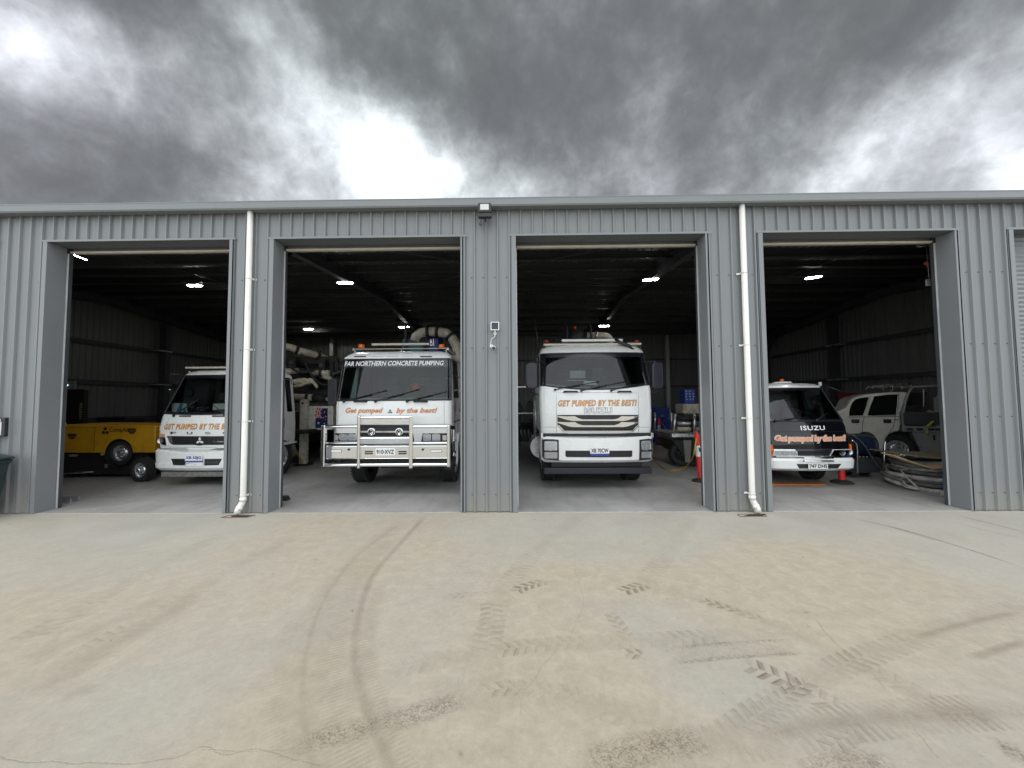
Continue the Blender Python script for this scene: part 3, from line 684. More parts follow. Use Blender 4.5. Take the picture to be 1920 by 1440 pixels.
def sidewall(x, face, name):
    m = MB(); v = []; n = 0; y = .05
    while y < YB:
        for dy, hh in ((0, 0), (.055, 0), (.07, .028), (.095, .028), (.11, 0)):
            v += [(x-face*hh, y+dy, -.02), (x-face*hh, y+dy, zroof(min(y+dy, YB))+.035)]; n += 1
        y += .19
    m.poly(v, [(2*i, 2*i+1, 2*i+3, 2*i+2) for i in range(n-1)]); m.build(name, INWALL, shed)
    for zz in (1.25, 2.5, 3.8):
        q = MB(); q.box(min(x+face*.05, x+face*.14), max(x+face*.05, x+face*.14), .3, YB-.3, zz-.004, zz+.004); q.box(x+face*.14-.004, x+face*.14+.004, .3, YB-.3, zz-.07, zz-.002); q.box(x+face*.04, x+face*.048, .3, YB-.3, zz+.004, zz+.075) if face > 0 else q.box(x-.048, x-.04, .3, YB-.3, zz+.004, zz+.075)
        q.build('wall_girt', STEEL, shed)
    for y in (4.4, 8.5):
        q = MB(); q.box(min(x+face*.16, x+face*.42), max(x+face*.16, x+face*.42), y-.1, y+.1, .012, zroof(y)-.5); q.build('wall_column', STEEL, shed)
        for zz in (2.5, 3.8):
            r = MB(); r.box(min(x+face*.13, x+face*.45), max(x+face*.13, x+face*.45), y-.42, y+.16, zz-.02, zz+.025); r.build('girt_cleat', GALV, shed)
    for y0, y1 in ((.5, 4.3), (4.3, .5)):
        r = MB(); r.bar((x+face*.17, y0, .6), (x+face*.17, y1, 4.4), .05, .05); r.build('wall_brace', STEEL, shed)
    r = MB(); r.tube([(x+face*.2, 2.4, .012), (x+face*.2, 2.4, 4.9)], .035, 10); r.build('wall_post', STEEL, shed)
sidewall(XL, 1, 'side_wall'); sidewall(XR, -1, 'side_wall')
m = MB(); v = []; n = 0; x = XL
while x < XR:
    for dx, hh in ((0, 0), (.055, 0), (.07, .028), (.095, .028), (.11, 0)): v += [(x+dx, YB-hh, -.02), (x+dx, YB-hh, ZT+.04)]; n += 1
    x += .19
m.poly(v, [(2*i, 2*i+1, 2*i+3, 2*i+2) for i in range(n-1)]); m.build('rear_wall', INWALL, shed)
for zz in (1.25, 2.5, 3.8):
    q = MB(); q.box(XL+.3, XR-.3, YB-.14, YB-.05, zz-.004, zz+.004); q.box(XL+.3, XR-.3, YB-.148, YB-.14, zz-.07, zz-.002); q.build('wall_girt', STEEL, shed)
for x in (-9.0, -.9, 7.2):
    q = MB(); q.box(x-.08, x+.08, YB-.4, YB-.16, .012, 4.9); q.build('wall_column', GALV, shed)

# ------------------------------------------------------------------ fittings on the facade
fl = thing('floodlight', 'black square floodlight on the gutter above the middle pier', 'floodlight', at(909, 395, -.2))
m = MB(); m.prism(rrect(-.105, .105, -.045, .105, .02), -.05, .02); m.build('housing', BLACKP, fl, bevel=.006)
m = MB(); m.prism(rrect(-.068, .068, -.012, .080, .008), -.056, -.049); m.build('lens', pmat('frosted_lens', (.55, .58, .54), .3), fl)
m = MB(); m.prism(rrect(-.11, .11, -.115, -.045, .02), -.035, .045); m.box(-.012, .012, .02, .17, -.10, -.07); m.build('bracket', BLACKP, fl, bevel=.006)
m = MB(); m.tube([(-.05, 0, -.11), (-.075, .02, -.17), (-.09, .03, -.21), (-.07, .04, -.23), (-.06, .06, -.2), (-.055, .12, -.16)], .006, 8); m.build('cable', BLACKP, fl)
sp = thing('solar_panel', 'small dark solar panel in a white frame on the middle pier', 'solar panel', at(928, 612, -.06))
m = MB(); m.prism(rrect(-.068, .068, -.07, .075, .012), -.012, .004); m.build('frame', WHITEP, sp, bevel=.003, rot=(math.radians(-14), 0, 0))
m = MB(); m.prism(rrect(-.056, .056, -.058, .063, .004), -.0145, -.0125); m.build('panel', pmat('solar_cell', (.012, .016, .03), .15), sp, rot=(math.radians(-14), 0, 0))
m = MB(); m.tube([(0, 0, -.06), (0, .02, -.09), (0, .058, -.10)], .012, 8); m.lathe([(.03, .052), (.03, .058)], (0, 0, -.10), 'y', 14); m.build('mount', WHITEP, sp)
sca = thing('security_camera', 'white bullet security camera with black lens face below the solar panel', 'camera', at(926, 652, -.09))
m = MB(); m.lathe([(.0, .055), (.024, .05), (.03, .03), (.031, -.02), (.028, -.036)], (0, 0, 0), 'y', 18); m.build('body', WHITEP, sca, rot=(math.radians(12), 0, 0))
m = MB(); m.lathe([(.026, -.034), (.027, -.039), (.018, -.043), (0, -.044)], (0, 0, 0), 'y', 18); m.build('lens', BLACKG, sca, rot=(math.radians(12), 0, 0))
m = MB(); m.tube([(0, .02, .02), (-.02, .05, .035), (-.045, .088, .04)], .009, 8); m.lathe([(.026, .08), (.026, .089)], (-.045, 0, .04), 'y', 14); m.build('mount', WHITEP, sca)
m = MB(); A = at(928, 624, -.04); B = at(921, 648, -.04); m.tube([A, A+Vector((0, 0, -.06)), (A+B)/2+Vector((-.03, .01, 0)), B+Vector((-.01, 0, .02)), B], .005, 8)
tag(m.build('camera_cable', WHITEP), 'thin white cable from the solar panel down to the camera', 'cable')
# notice box at the left edge
nb = thing('notice_box', 'black framed silver box fixed to the wall above the bin', 'notice box', at(0, 801, -.06))
m = MB(); m.prism(rrect(-.14, .10, -.15, .155, .02), -.02, .06); m.build('frame', BLACKP, nb, bevel=.006)
m = MB(); m.prism(rrect(-.12, .055, -.13, .09, .01), -.028, -.019); m.prism(rrect(-.12, .045, .085, .135, .01), -.035, -.019); m.build('cover', SATIN, nb, bevel=.003)
# wheelie bin
P = on_ground(-22, 968); bn = thing('wheelie_bin', 'dark green wheelie bin beside the left pier', 'bin', (P.x, -.42, 0), rot=(0, 0, math.radians(90)))
BIN = pmat('dark_green_plastic', (.018, .035, .032), .45, 0, .1, 6); 
m = MB()
sec = lambda z, w, d0, d1: [(-w, d0, z), (w, d0, z), (w, d1, z), (-w, d1, z)]
v = sec(.10, .22, -.20, .20)+sec(.16, .225, -.22, .21)+sec(.82, .27, -.31, .28)+sec(.86, .29, -.34, .30)+sec(.90, .29, -.34, .30)
m.poly(v, [(0, 1, 2, 3)]+[(4*i+k, 4*i+(k+1) % 4, 4*i+4+(k+1) % 4, 4*i+4+k) for i in range(4) for k in range(4)]+[(16, 17, 18, 19)]); m.build('body', BIN, bn, bevel=.015)
m = MB(); m.prism([(-.37, .905), (-.36, .94), (-.1, .985), (.2, .985), (.33, .95), (.36, .91)], -.30, .30, 'yz'); m.build('lid', BIN, bn, bevel=.02)
m = MB(); m.tube([(-.2, .34, .90), (.2, .34, .90)], .018, 10); m.build('handle', BIN, bn)
for s in (-1, 1):
    m = MB(); m.lathe([(.0, -.025), (.04, -.03), (.09, -.028), (.10, -.015), (.10, .015), (.09, .028), (.04, .03), (0, .025)], (s*.23, .24, .10), 'x', 22, cap=False); m.build('wheel', RUBBER, bn)
m = MB(); m.tube([(-.23, .24, .1), (.23, .24, .1)], .012, 8); m.build('axle', STEEL, bn)
# drain pits below the downpipes
for (qx, qy), sg, lab in (((447, 969), -1, 'dark drain opening under the downpipe left of the bullbar truck'), ((1412, 967), 1, 'dark drain opening under the downpipe left of the black truck')):
    P = on_ground(qx, qy); o = thing('drain_pit', lab, 'drain', (P.x, P.y, 0), 'drain pits')
    m = MB(); m.poly([(-.16-sg*.05, -.05, .005), (.13-sg*.05, -.05, .005), (.20+sg*.05, .055, .005), (-.07+sg*.05, .055, .005)], [(0, 1, 2, 3)]); m.build('opening', pmat('dark_pit', (.006, .006, .006), .9), o)
    m = MB(); m.tube([(-.2, .06, .006), (.22, .06, .006), (.17, -.055, .006), (-.23, -.055, .006)], .006, 6, closed=True); m.build('rim', pmat('rusty_rim', (.20, .13, .08), .8, 0, .2, 9), o)
# shed lights
def led(name_label, px, py, X=None, Y=None, z=5.0, ang=0):
    P = at(px, py, Y)
    o = thing('high_bay_light', name_label, 'light', P, 'LED lights under the shed roof', rot=(0, math.radians(ang), 0))
    h = MB(); h.prism(rrect(-.21, .21, -.085, .085, .08), -.0, .05, 'xy'); h.tube([(0, 0, .05), (0, 0, .30)], .008, 6); h.build('housing', STEEL, o, bevel=.006)
    d = MB()
    for s in (-1, 1): d.prism(rrect(min(s*.04, s*.195), max(s*.04, s*.195), -.07, .07, .055), -.014, -.001, 'xy')
    d.box(-.05, .05, .035, .065, -.014, -.001); d.box(-.05, .05, -.065, -.035, -.014, -.001)
    d.build('diffuser', LEDM, o)
LEDM = emat('led_diffuser', (1, .97, .90), 85)
led('lit LED light nearest the left door jamb', 143, 478, Y=1.2, ang=25)
led('lit LED light above the white crew truck behind the downpipe', 365, 535, Y=4.4)
led('lit LED light hanging from the rafter left of the bullbar truck', 647, 530, Y=3.6)
led('smaller distant LED light above the pump pipes', 578, 617, Y=10.4)
led('tiny distant LED light beside the blue hopper', 757, 613, Y=9.0)
led('lit LED light hanging from the rafter right of the middle bay', 1220, 524, Y=3.6, ang=-5)
led('smaller distant LED light just above the hose reel truck', 1133, 611, Y=9.0)
led('lit LED light above the black fronted truck', 1525, 520, Y=4.0, ang=-6)
# ------------------------------------------------------------------ vehicles: shared builders
def flame_mat(name, lo, mid, hi):
    m = bpy.data.materials.new(name); m.use_nodes = True; t = m.node_tree; N = NT(t); b = t.nodes['Principled BSDF']
    g = N.n('ShaderNodeTexCoord').outputs['Generated']; s = N.n('ShaderNodeSeparateXYZ', i_Vector=g)
    t.links.new(N.ramp(s.outputs[2], [(0.05, lo), (.40, mid), (.85, hi)]), b.inputs['Base Color']); b.inputs['Roughness'].default_value = .35
    return m
FLAME = flame_mat('flame_lettering', (.75, .07, .01), (.90, .30, .02), (.95, .66, .12))
FLAME2 = flame_mat('orange_lettering', (.60, .10, .02), (.80, .26, .05), (.85, .38, .12))
FLAME3 = flame_mat('salmon_lettering', (.70, .16, .07), (.80, .28, .14), (.85, .42, .25))
INKGREY = pmat('grey_lettering_shadow', (.16, .16, .17), .5)
INTERIOR = pmat('cab_lining', (.12, .125, .13), .8, 0, .1, 6)
def loft_rings(lv, fx, side_y, yb):
    """horizontal cab sections, bottom to top -> list of rings of points; ring index i runs front centre -> right -> back, mirrored"""
    rings = []
    for d in lv:
        z, hw, yf = d['z'], d['hw'], d['yf']; rc = d.get('rc', .1); bu = d.get('bu', .03); zc = d.get('zc', 0); ybk = d.get('yb', yb)
        half = [((hw-rc)*f, yf+bu*f*f, z+zc*f*f) for f in fx]
        for a in (30, 60, 90):
            half.append((hw-rc+rc*math.sin(math.radians(a)), yf+bu+rc*(1-math.cos(math.radians(a))), z+zc*(1+.04*a/30)))
        zs = z+d.get('zs', zc)
        for sy in side_y: half.append((hw, max(sy, yf+bu+rc+.01*(1+side_y.index(sy))), zs))
        half.append((hw, ybk, zs))
        rings.append(half)
    return rings
def surf_of(lv, fx):
    def s(x, z):
        x = abs(x); i = 0
        while i < len(lv)-2 and z > lv[i+1]['z']: i += 1
        a, b = lv[i], lv[i+1]; t = min(1, max(0, (z-a['z'])/max(1e-6, b['z']-a['z'])))
        hw = a['hw']*(1-t)+b['hw']*t; yf = a['yf']*(1-t)+b['yf']*t; rc = a.get('rc', .1)*(1-t)+b.get('rc', .1)*t; bu = a.get('bu', .03)*(1-t)+b.get('bu', .03)*t
        f = x/max(.05, hw-rc)
        if f <= 1:
            for p, q in zip(fx, fx[1:]):
                if f <= q: return yf+bu*(p*p+(q*q-p*p)*(f-p)/(q-p))
        e = min(1, (x-(hw-rc))/rc); return yf+bu+rc*(1-math.sqrt(max(0, 1-e*e)))
    return s
def shell(root, name, lv, fx, side_y, yb, mats, windows=(), frit=(), glass=WSCREEN, sglass=DARKGLASS, cap_top=True, cap_bot=True, smooth=35, bevel=0):
    """body lofted from sections; windows = (kind, level0, level1, index0, index1): those quads become glass panes with a rubber seal"""
    rings = loft_rings(lv, fx, side_y, yb); n = len(rings[0]); body = MB(); bm = body.bm
    V = []
    for half in rings:
        r = [bm.verts.new(p) for p in half]; l = [r[0]]+[bm.verts.new((-p[0], p[1], p[2])) for p in half[1:]]
        V.append((r, l))
    panes = {}
    def which(i, k):
        for w in windows:
            if w[1] <= i < w[2] and w[3] <= k < w[4]: return w
        return None
    for i in range(len(rings)-1):
        for side in (0, 1):
            for k in range(n-1):
                w = which(i, k)
                q = (V[i][side][k], V[i][side][k+1], V[i+1][side][k+1], V[i+1][side][k])
                if w is None: bm.faces.new(q if side == 0 else q[::-1])
                else: panes.setdefault((w, side if w[0] == 'side' else 0), []).append(([tuple(v.co) for v in q], i, k))
        # back
        bm.faces.new((V[i][0][-1], V[i][1][-1], V[i+1][1][-1], V[i+1][0][-1]))
    if cap_top: bm.faces.new(V[-1][0]+V[-1][1][:0:-1])
    if cap_bot: bm.faces.new((V[0][0]+V[0][1][:0:-1])[::-1])
    for f in bm.faces: f.smooth = True
    cab = body.build(name, mats, root, smooth=smooth, bevel=bevel)
    for (w, side), quads in panes.items():
        g = MB(); edges = {}
        for pts, i, k in quads:
            fr = any(f[0] <= i < f[1] and f[2] <= k < f[3] for f in frit) if w[0] == 'front' else False
            g.poly(pts, [(0, 1, 2, 3)], 1 if fr else 0)
            for a, b in zip(pts, pts[1:]+pts[:1]):
                ky = tuple(sorted([tuple(round(c, 4) for c in a), tuple(round(c, 4) for c in b)])); edges[ky] = edges.get(ky, 0)+1
        nm = 'windscreen' if w[0] == 'front' else 'side_window'
        go = g.build(nm, [glass if w[0] == 'front' else sglass, BLACKG], root, smooth=40, weld=.0005)
        # seal follows the outline of the opening
        ed = [e for e, c in edges.items() if c == 1]
        if not ed: continue
        adj = {}
        for a, b in ed: adj.setdefault(a, []).append(b); adj.setdefault(b, []).append(a)
        st = ed[0][0]; loop = [st]; prev = None
        while True:
            nx = [q for q in adj[loop[-1]] if q != prev]
            if not nx or nx[0] == st or len(loop) > 400: break
            prev = loop[-1]; loop.append(nx[0])
        sm = MB(); sm.tube([(x, y-(.004 if w[0] == 'front' else 0), z) for x, y, z in loop], .013 if w[0] == 'front' else .011, 6, closed=True)
        sm.build('window_seal', BLACKP, go)
    return cab
_wheel_cache = {}
def wheel(root, x, y, r=.46, w=.26, side=1, rim=.27, dual=False, rimmat=None, z=None):
    key = (r, w, rim, side, rimmat.name if rimmat else '')
    z = r if z is None else z
    if key not in _wheel_cache:
        t = MB(); h = w/2
        prof = [(rim, -h+.03), (rim+.03, -h+.008), (r-.05, -h), (r-.012, -h+.02), (r, -h+.045)]
        for q in (-.5, -.17, .17, .5): prof += [(r, q*h-.012), (r-.012, q*h-.008), (r-.012, q*h+.008), (r, q*h+.012)]
        prof += [(r, h-.045), (r-.012, h-.02), (r-.05, h), (rim+.03, h-.008), (rim, h-.03)]
        t.lathe(prof, (0, 0, 0), 'x', 40, cap=False)
        for k in range(46):
            a = 2*math.pi*k/46
            for s in (-1, 1): t.obox((s*(h-.03), math.cos(a)*(r-.004), math.sin(a)*(r-.004)), (.05, .028, .02), (a-math.pi/2, 0, 0))
        to = t.build('tyre', RUBBER, None, smooth=50)
        m = MB(); s = side
        m.lathe([(rim+.008, s*(h-.025)), (rim-.012, s*(h-.03)), (rim-.03, s*(h-.07)), (rim*.72, s*(h-.085)), (rim*.55, s*(h-.045)), (rim*.40, s*(h-.04)), (rim*.38, s*(h+.0)), (rim*.3, s*(h+.02)), (0, s*(h+.022))], (0, 0, 0), 'x', 32, cap=False)
        for k in range(8):
            a = 2*math.pi*k/8; m.lathe([(.014, s*(h-.06)), (.014, s*(h-.022)), (0, s*(h-.02))], (0, math.cos(a)*rim*.48, math.sin(a)*rim*.48), 'x', 8)
            m.lathe([(rim*.10, s*(h-.079)), (rim*.085, s*(h-.0765)), (0, s*(h-.0765))], (0, math.cos(a+.39)*rim*.70, math.sin(a+.39)*rim*.70), 'x', 10, 1)
        mo = m.build('rim', [rimmat or SATIN, CHASSIS], None, smooth=40)
        _wheel_cache[key] = (to.data, mo.data); bpy.data.objects.remove(to); bpy.data.objects.remove(mo)
    a, b = _wheel_cache[key]
    p = bpy.data.objects.new('wheel', a); COL.objects.link(p); p.parent = root; p.location = (x, y, z)
    q = bpy.data.objects.new('rim', b); COL.objects.link(q); q.parent = p
    if dual: copy_of(p, root, (x-side*(w+.03), y, z))
    return p
def wiper(root, base, tip, surf, blade=.62, off=.03):
    """wiper arm resting on the windscreen with its blade"""
    b = Vector((base[0], surf(*base)-off, base[1])); e = Vector((tip[0], surf(*tip)-off-.01, tip[1]))
    m = MB(); m.lathe([(.022, .01), (.024, -.02), (.012, -.035), (0, -.036)], b, 'y', 10)
    mid = b.lerp(e, .45)+Vector((0, -.012, .012)); m.tube([b+Vector((0, -.02, 0)), mid, e], [.011, .009, .006], 6)
    d = (e-b).normalized(); L = blade/2
    p0 = e-d*L; p1 = e+d*L
    for p in (p0, p1): p.y = surf(p.x, p.z)-off+.012
    m.tube([p0, p0.lerp(p1, .5)+Vector((0, -.004, .004)), p1], .008, 6)
    m.build('wiper', BLACKP, root)
def seats(root, xs, y, z0, z1, tw=.50):
    for x in xs:
        m = MB()
        m.prism(rrect(x-tw/2, x+tw/2, z0, z1, .09), y, y+.14); m.prism(rrect(x-.13, x+.13, z1+.03, z1+.22, .06), y+.02, y+.11)
        m.box(x-tw/2, x+tw/2, y-.45, y+.05, z0-.06, z0+.10)
        m.build('seat', SEATM, root, bevel=.03, seg=3)
def steering(root, c, r=.21, tilt=35):
    m = MB(); pts = [(r*math.cos(a), r*math.sin(a), 0) for a in [2*math.pi*k/24 for k in range(24)]]
    m.tube(pts, .014, 8, closed=True); m.tube([(-r, 0, 0), (0, 0, -.03), (r, 0, 0)], .011, 6); m.tube([(0, -r, 0), (0, 0, -.03)], .011, 6); m.lathe([(.06, -.05), (.05, -.02), (0, -.015)], (0, 0, 0), 'z', 14)
    m.tube([(0, 0, -.04), (0, 0, -.35)], .02, 8)
    m.build('steering_wheel', BLACKP, root, loc=c, rot=(math.radians(tilt), 0, 0))
def lining(root, hw, y0, y1, zf, zb, zt, rear_window=None):
    m = MB()
    m.box(-hw, hw, y0, y1, zf, zf+.02); m.box(-hw, hw, y1-.02, y1, zf, zt); m.box(-hw, hw, y0+.5, y1, zt-.02, zt)
    for s in (-1, 1): m.box(min(s*hw, s*(hw-.02)), max(s*hw, s*(hw-.02)), y0, y1-.02, zf+.02, zb)
    if rear_window:
        x0, x1, z0, z1 = rear_window; m.prism(rrect(x0, x1, z0, z1, .05), y1-.03, y1-.021, mi=1)
    m.build('cab_lining', [INTERIOR, pmat('rear_window_pane', (.30, .34, .34), .3)], root)
    d = MB(); d.prism([(y0+.06, zf+.02), (y0+.06, zb-.06), (y0+.12, zb-.015), (y0+.42, zb-.01), (y0+.50, zb-.12), (y0+.45, zf+.02)], -hw+.03, hw-.03, 'yz'); d.build('dashboard', DASHM, root, bevel=.015)
def plate(root, c, w, h, text, surf_y, ink=INKBLACK, frame=None):
    m = MB(); m.prism(rrect(c[0]-w/2, c[0]+w/2, c[1]-h/2, c[1]+h/2, .012), surf_y-.008, surf_y)
    p = m.build('number_plate', WHITEP, root, bevel=.002)
    text_mesh('plate_lettering', text, ink, p, w*.90, h*.66, (c[0], surf_y-.0085, c[1]), bold=.03)
    return p
def headlamp(root, pts, surf, depth=.02, lamps=(), bezel=BLACKP, lens_out=.012):
    """bezel outline, round reflectors and a clear cover"""
    m = MB(); m.prism(pts, -depth, .03, surf=surf); h = m.build('headlight', bezel, root)
    for x, z, r in lamps:
        b = MB(); yy = surf(x, z)-depth
        b.lathe([(r, -.010), (r*.96, -.002), (r*.6, .012), (r*.25, .018), (0, .018)], (x, yy-.001, z), 'y', 18, cap=False)
        b.sphere((x, yy-.002, z), r*.28, sc=(1, .6, 1)); b.lathe([(r*1.04, -.001), (r*1.04, -.012), (r*.97, -.012)], (x, yy, z), 'y', 18, cap=False)
        b.build('reflector', LAMP, h)
    return h
def seam(root, lines, surf, r=.0035, name='panel_gap', off=0.0):
    m = MB()
    for ln in lines:
        pts = []
        for (x0, z0), (x1, z1) in zip(ln, ln[1:]):
            k = max(2, int(math.hypot(x1-x0, z1-z0)/.05))
            pts += [(x0+(x1-x0)*i/k, z0+(z1-z0)*i/k) for i in range(k)]
        pts.append(ln[-1]); m.tube([(x, surf(x, z)-off, z) for x, z in pts], r, 5)
    m.build(name, CHASSIS, root)
def chassis(root, y0, y1, z=.78, hw=.42, axles=(), wr=.46, rear_x=.95, front_x=.98, front_y=1.05, front_w=.27):
    m = MB()
    for s in (-1, 1): m.box(s*hw-.04, s*hw+.04, y0, y1, z-.12, z+.12)
    y = y0+.5
    while y < y1: m.box(-hw, hw, y, y+.08, z-.09, z+.09); y += 1.1
    m.build('chassis_frame', CHASSIS, root)
    m = MB(); m.tube([(-front_x+.1, front_y, wr), (front_x-.1, front_y, wr)], .06, 10); m.box(-.5, .5, front_y-.4, front_y+.45, z-.25, z-.05)
    m.box(-.42, .42, .55, .75, .38, .75); m.build('front_axle', CHASSIS, root)
    for s in (-1, 1): wheel(root, s*front_x, front_y, wr, front_w, s, rim=wr*.6)
    for ay in axles:
        for s in (-1, 1): wheel(root, s*rear_x, ay, wr, front_w, s, rim=wr*.6, dual=True)
        m = MB(); m.tube([(-rear_x+.1, ay, wr), (rear_x-.1, ay, wr)], .09, 10); m.sphere((0, ay, wr), .24); m.build('rear_axle', CHASSIS, root)
def coupling(mb, p, d, r, mi=1):
    d = Vector(d).normalized(); p = Vector(p)
    mb.tube([p-d*.045, p-d*.02, p+d*.02, p+d*.045], [r*1.12, r*1.34, r*1.34, r*1.12], 14, mi)
    up = d.orthogonal().normalized(); mb.tube([p+up*r*1.3-d*.03, p+up*r*1.75, p+up*r*1.3+d*.03], .018, 6, mi)
def pipe(root, path, r, couplings=(), mat=CREAMPIPE, name='pump_pipe'):
    m = MB(); m.tube(path, r, 16)
    for i in couplings:
        p = Vector(path[i]); d = Vector(path[min(i+1, len(path)-1)])-Vector(path[max(i-1, 0)]); coupling(m, p, d, r)
    return m.build(name, [mat, CHASSIS], root)
def bend(a, b, c, r, n=8):
    """path a -> c rounding the corner b with radius about r"""
    a, b, c = Vector(a), Vector(b), Vector(c); p = b+(a-b).normalized()*r; q = b+(c-b).normalized()*r
    return [a]+[(p*(1-t)**2+b*2*t*(1-t)+q*t*t) for t in [k/n for k in range(n+1)]]+[c]
# ------------------------------------------------------------------ the white truck with the chrome striped grille (third bay)
FX = [0, .25, .5, .72, .9, 1.0]
def frame_of(px, Yf):
    X = at(px, 860, Yf).x
    def L(qx, qy, dy=0.0):
        p = at(qx, qy, Yf+dy); return (p.x-X, p.z)
    return X, L
def truck_grille():
    Yf = 1.45; X, L = frame_of(1121, Yf); Q = lambda zx, zy, dy=0.0: L(960+zx/4, 580+zy/4, dy)
    t = thing('concrete_pump_truck', 'white truck with triple chrome grille bars and black side mirrors in the third bay', 'truck', (X, Yf, 0), 'white concrete pump trucks')
    zb = Q(644, 600)[1]; zt = Q(640, 325, .27)[1]; z0 = Q(644, 932)[1]
    lv = [dict(z=z0, hw=1.10, yf=.03, rc=.10, bu=.06), dict(z=z0+.10, hw=1.11, yf=.005, rc=.10, bu=.06), dict(z=1.55, hw=1.125, yf=0, rc=.11, bu=.06), dict(z=zb-.06, hw=1.13, yf=.02, rc=.12, bu=.07, zc=.06),
          dict(z=zb, hw=1.13, yf=.03, rc=.13, bu=.08, zc=.085), dict(z=zb+.05, hw=1.128, yf=.045, rc=.13, bu=.08, zc=.075), dict(z=zt-.09, hw=1.105, yf=.26, rc=.12, bu=.09), dict(z=zt, hw=1.10, yf=.29, rc=.13, bu=.09),
          dict(z=zt+.03, hw=1.095, yf=.30, rc=.13, bu=.09), dict(z=zt+.10, hw=1.08, yf=.35, rc=.15, bu=.09), dict(z=zt+.19, hw=1.02, yf=.48, rc=.2, bu=.09), dict(z=zt+.235, hw=.92, yf=.66, rc=.2, bu=.08)]
    shell(t, 'cab', lv, FX, [.30, .42, 1.05, 1.18], 1.95, SHELLP, windows=(('front', 4, 7, 0, 7), ('side', 4, 7, 10, 11)), frit=((4, 5, 0, 9), (6, 7, 0, 9), (4, 7, 5, 9)))
    sf = surf_of(lv, FX)
    lining(t, 1.0, .12, 1.9, 1.15, zb-.02, zt-.02, (-.05, .62, zb+.14, zt-.18)); seats(t, (-.55, .05, .55), 1.25, 1.55, zb+.30); steering(t, (.55, .62, zb+.08))
    m = MB(); m.box(-.45, -.12, .55, .62, zb+.26, zb+.42); m.box(-.5, -.1, .56, .60, zb+.20, zb+.22); m.build('dash_fittings', pmat('pale_plastic', (.45, .46, .45), .6), t)
    m = MB(); m.prism([Q(555, 560), Q(665, 560), Q(650, 530), Q(565, 530)], .35, .36); m.build('dash_paper', PAPER, t)
    # front panel
    a, b = Q(335, 625), Q(955, 625)
    seam(t, [[a, Q(335, 930)], [b, Q(955, 930)], [Q(315, 597), a, b, Q(975, 597)]], sf, .0032)
    seam(t, [[Q(225, 885), Q(335, 885)], [Q(955, 885), Q(1040, 885)]], sf, .003)
    c = Q(644, 703); w = Q(940, 703)[0]-Q(348, 703)[0]
    text_mesh('front_lettering', 'GET PUMPED BY THE BEST!', FLAME, t, w, .115, (c[0], 0, c[1]), shear=.25, surf=lambda x, z: sf(x, z)-.004, bold=.006, outline=(.036, INKBLACK), spacing=1.12)
    c = Q(646, 758); tm = text_mesh('maker_lettering', 'ISUZU', WPAINT, t, .54, .105, (c[0], 0, c[1]), surf=lambda x, z: sf(x, z)-.006, spacing=1.1, bold=.015, outline=(.045, INKGREY))
    c = Q(380, 652); text_mesh('model_lettering', 'FXY', SATIN, t, .17, .055, (c[0], 0, c[1]), shear=.3, surf=lambda x, z: sf(x, z)-.004)
    # grille
    m = MB(); m.prism([Q(*p) for p in ((342, 792), (952, 792), (950, 880), (912, 918), (385, 918), (342, 870))], -.006, .04, surf=sf); g = m.build('grille', BLACKP, t)
    def bar(zy, h):
        top = [(340, zy-3), (410, zy), (470, zy-2), (500, zy+14), (530, zy+22), (765, zy+22), (795, zy+14), (820, zy-2), (880, zy), (950, zy-3)]
        bot = [(950, zy+4), (905, zy+18), (870, zy+h-6), (835, zy+h), (455, zy+h), (420, zy+h-6), (385, zy+18), (340, zy+4)]
        q = MB(); q.prism([Q(*p) for p in top+bot], -.03, -.004, surf=sf); q.build('grille_bar', CHROME, g, bevel=.006)
    bar(803, 34); bar(847, 36)
    q = MB(); q.prism([Q(*p) for p in ((345, 868), (352, 868), (395, 912), (905, 912), (945, 868), (952, 868), (912, 922), (385, 922))], -.02, -.002, surf=sf); q.build('grille_bar', CHROME, g, bevel=.004)
    q = MB()
    for zx in (470, 560, 650, 740, 830): q.box(Q(zx-3, 0)[0], Q(zx+3, 0)[0], sf(Q(zx, 850)[0], 1.3)-.012, sf(Q(zx, 850)[0], 1.3)-.004, Q(0, 905)[1], Q(0, 800)[1])
    q.build('grille_strut', CHASSIS, g)
    # dark gap and bumper
    m = MB(); m.box(-1.06, 1.06, .05, .3, Q(644, 968)[1], Q(644, 930)[1]); m.build('bumper_gap', CHASSIS, t)
    bz0, bz1 = Q(650, 1150)[1], Q(650, 966)[1]
    bl = [dict(z=bz0, hw=1.06, yf=.03, rc=.08, bu=.07), dict(z=bz0+.05, hw=1.105, yf=-.03, rc=.10, bu=.07), dict(z=(bz0+bz1)/2, hw=1.115, yf=-.05, rc=.10, bu=.07), dict(z=bz1-.03, hw=1.115, yf=-.045, rc=.10, bu=.07, zc=.035), dict(z=bz1, hw=1.105, yf=-.02, rc=.10, bu=.07, zc=.035)]
    bs = surf_of(bl, FX); shell(t, 'bumper', bl, FX, [.3, .4], .55, WPAINT)
    m = MB(); m.prism([Q(*p) for p in ((400, 1058), (900, 1058), (900, 1100), (890, 1107), (410, 1107), (400, 1100))], -.006, .03, surf=bs); m.build('bumper_slot', BLACKP, t)
    plate(t, Q(652, 1056), .375, .125, 'XB 70CW', -.065, INKBLACK); m = MB(); m.prism([Q(*p) for p in ((583, 1078), (720, 1078), (720, 1094), (583, 1094))], -.078, -.0735); m.build('plate_strip', INKBLUE, t)
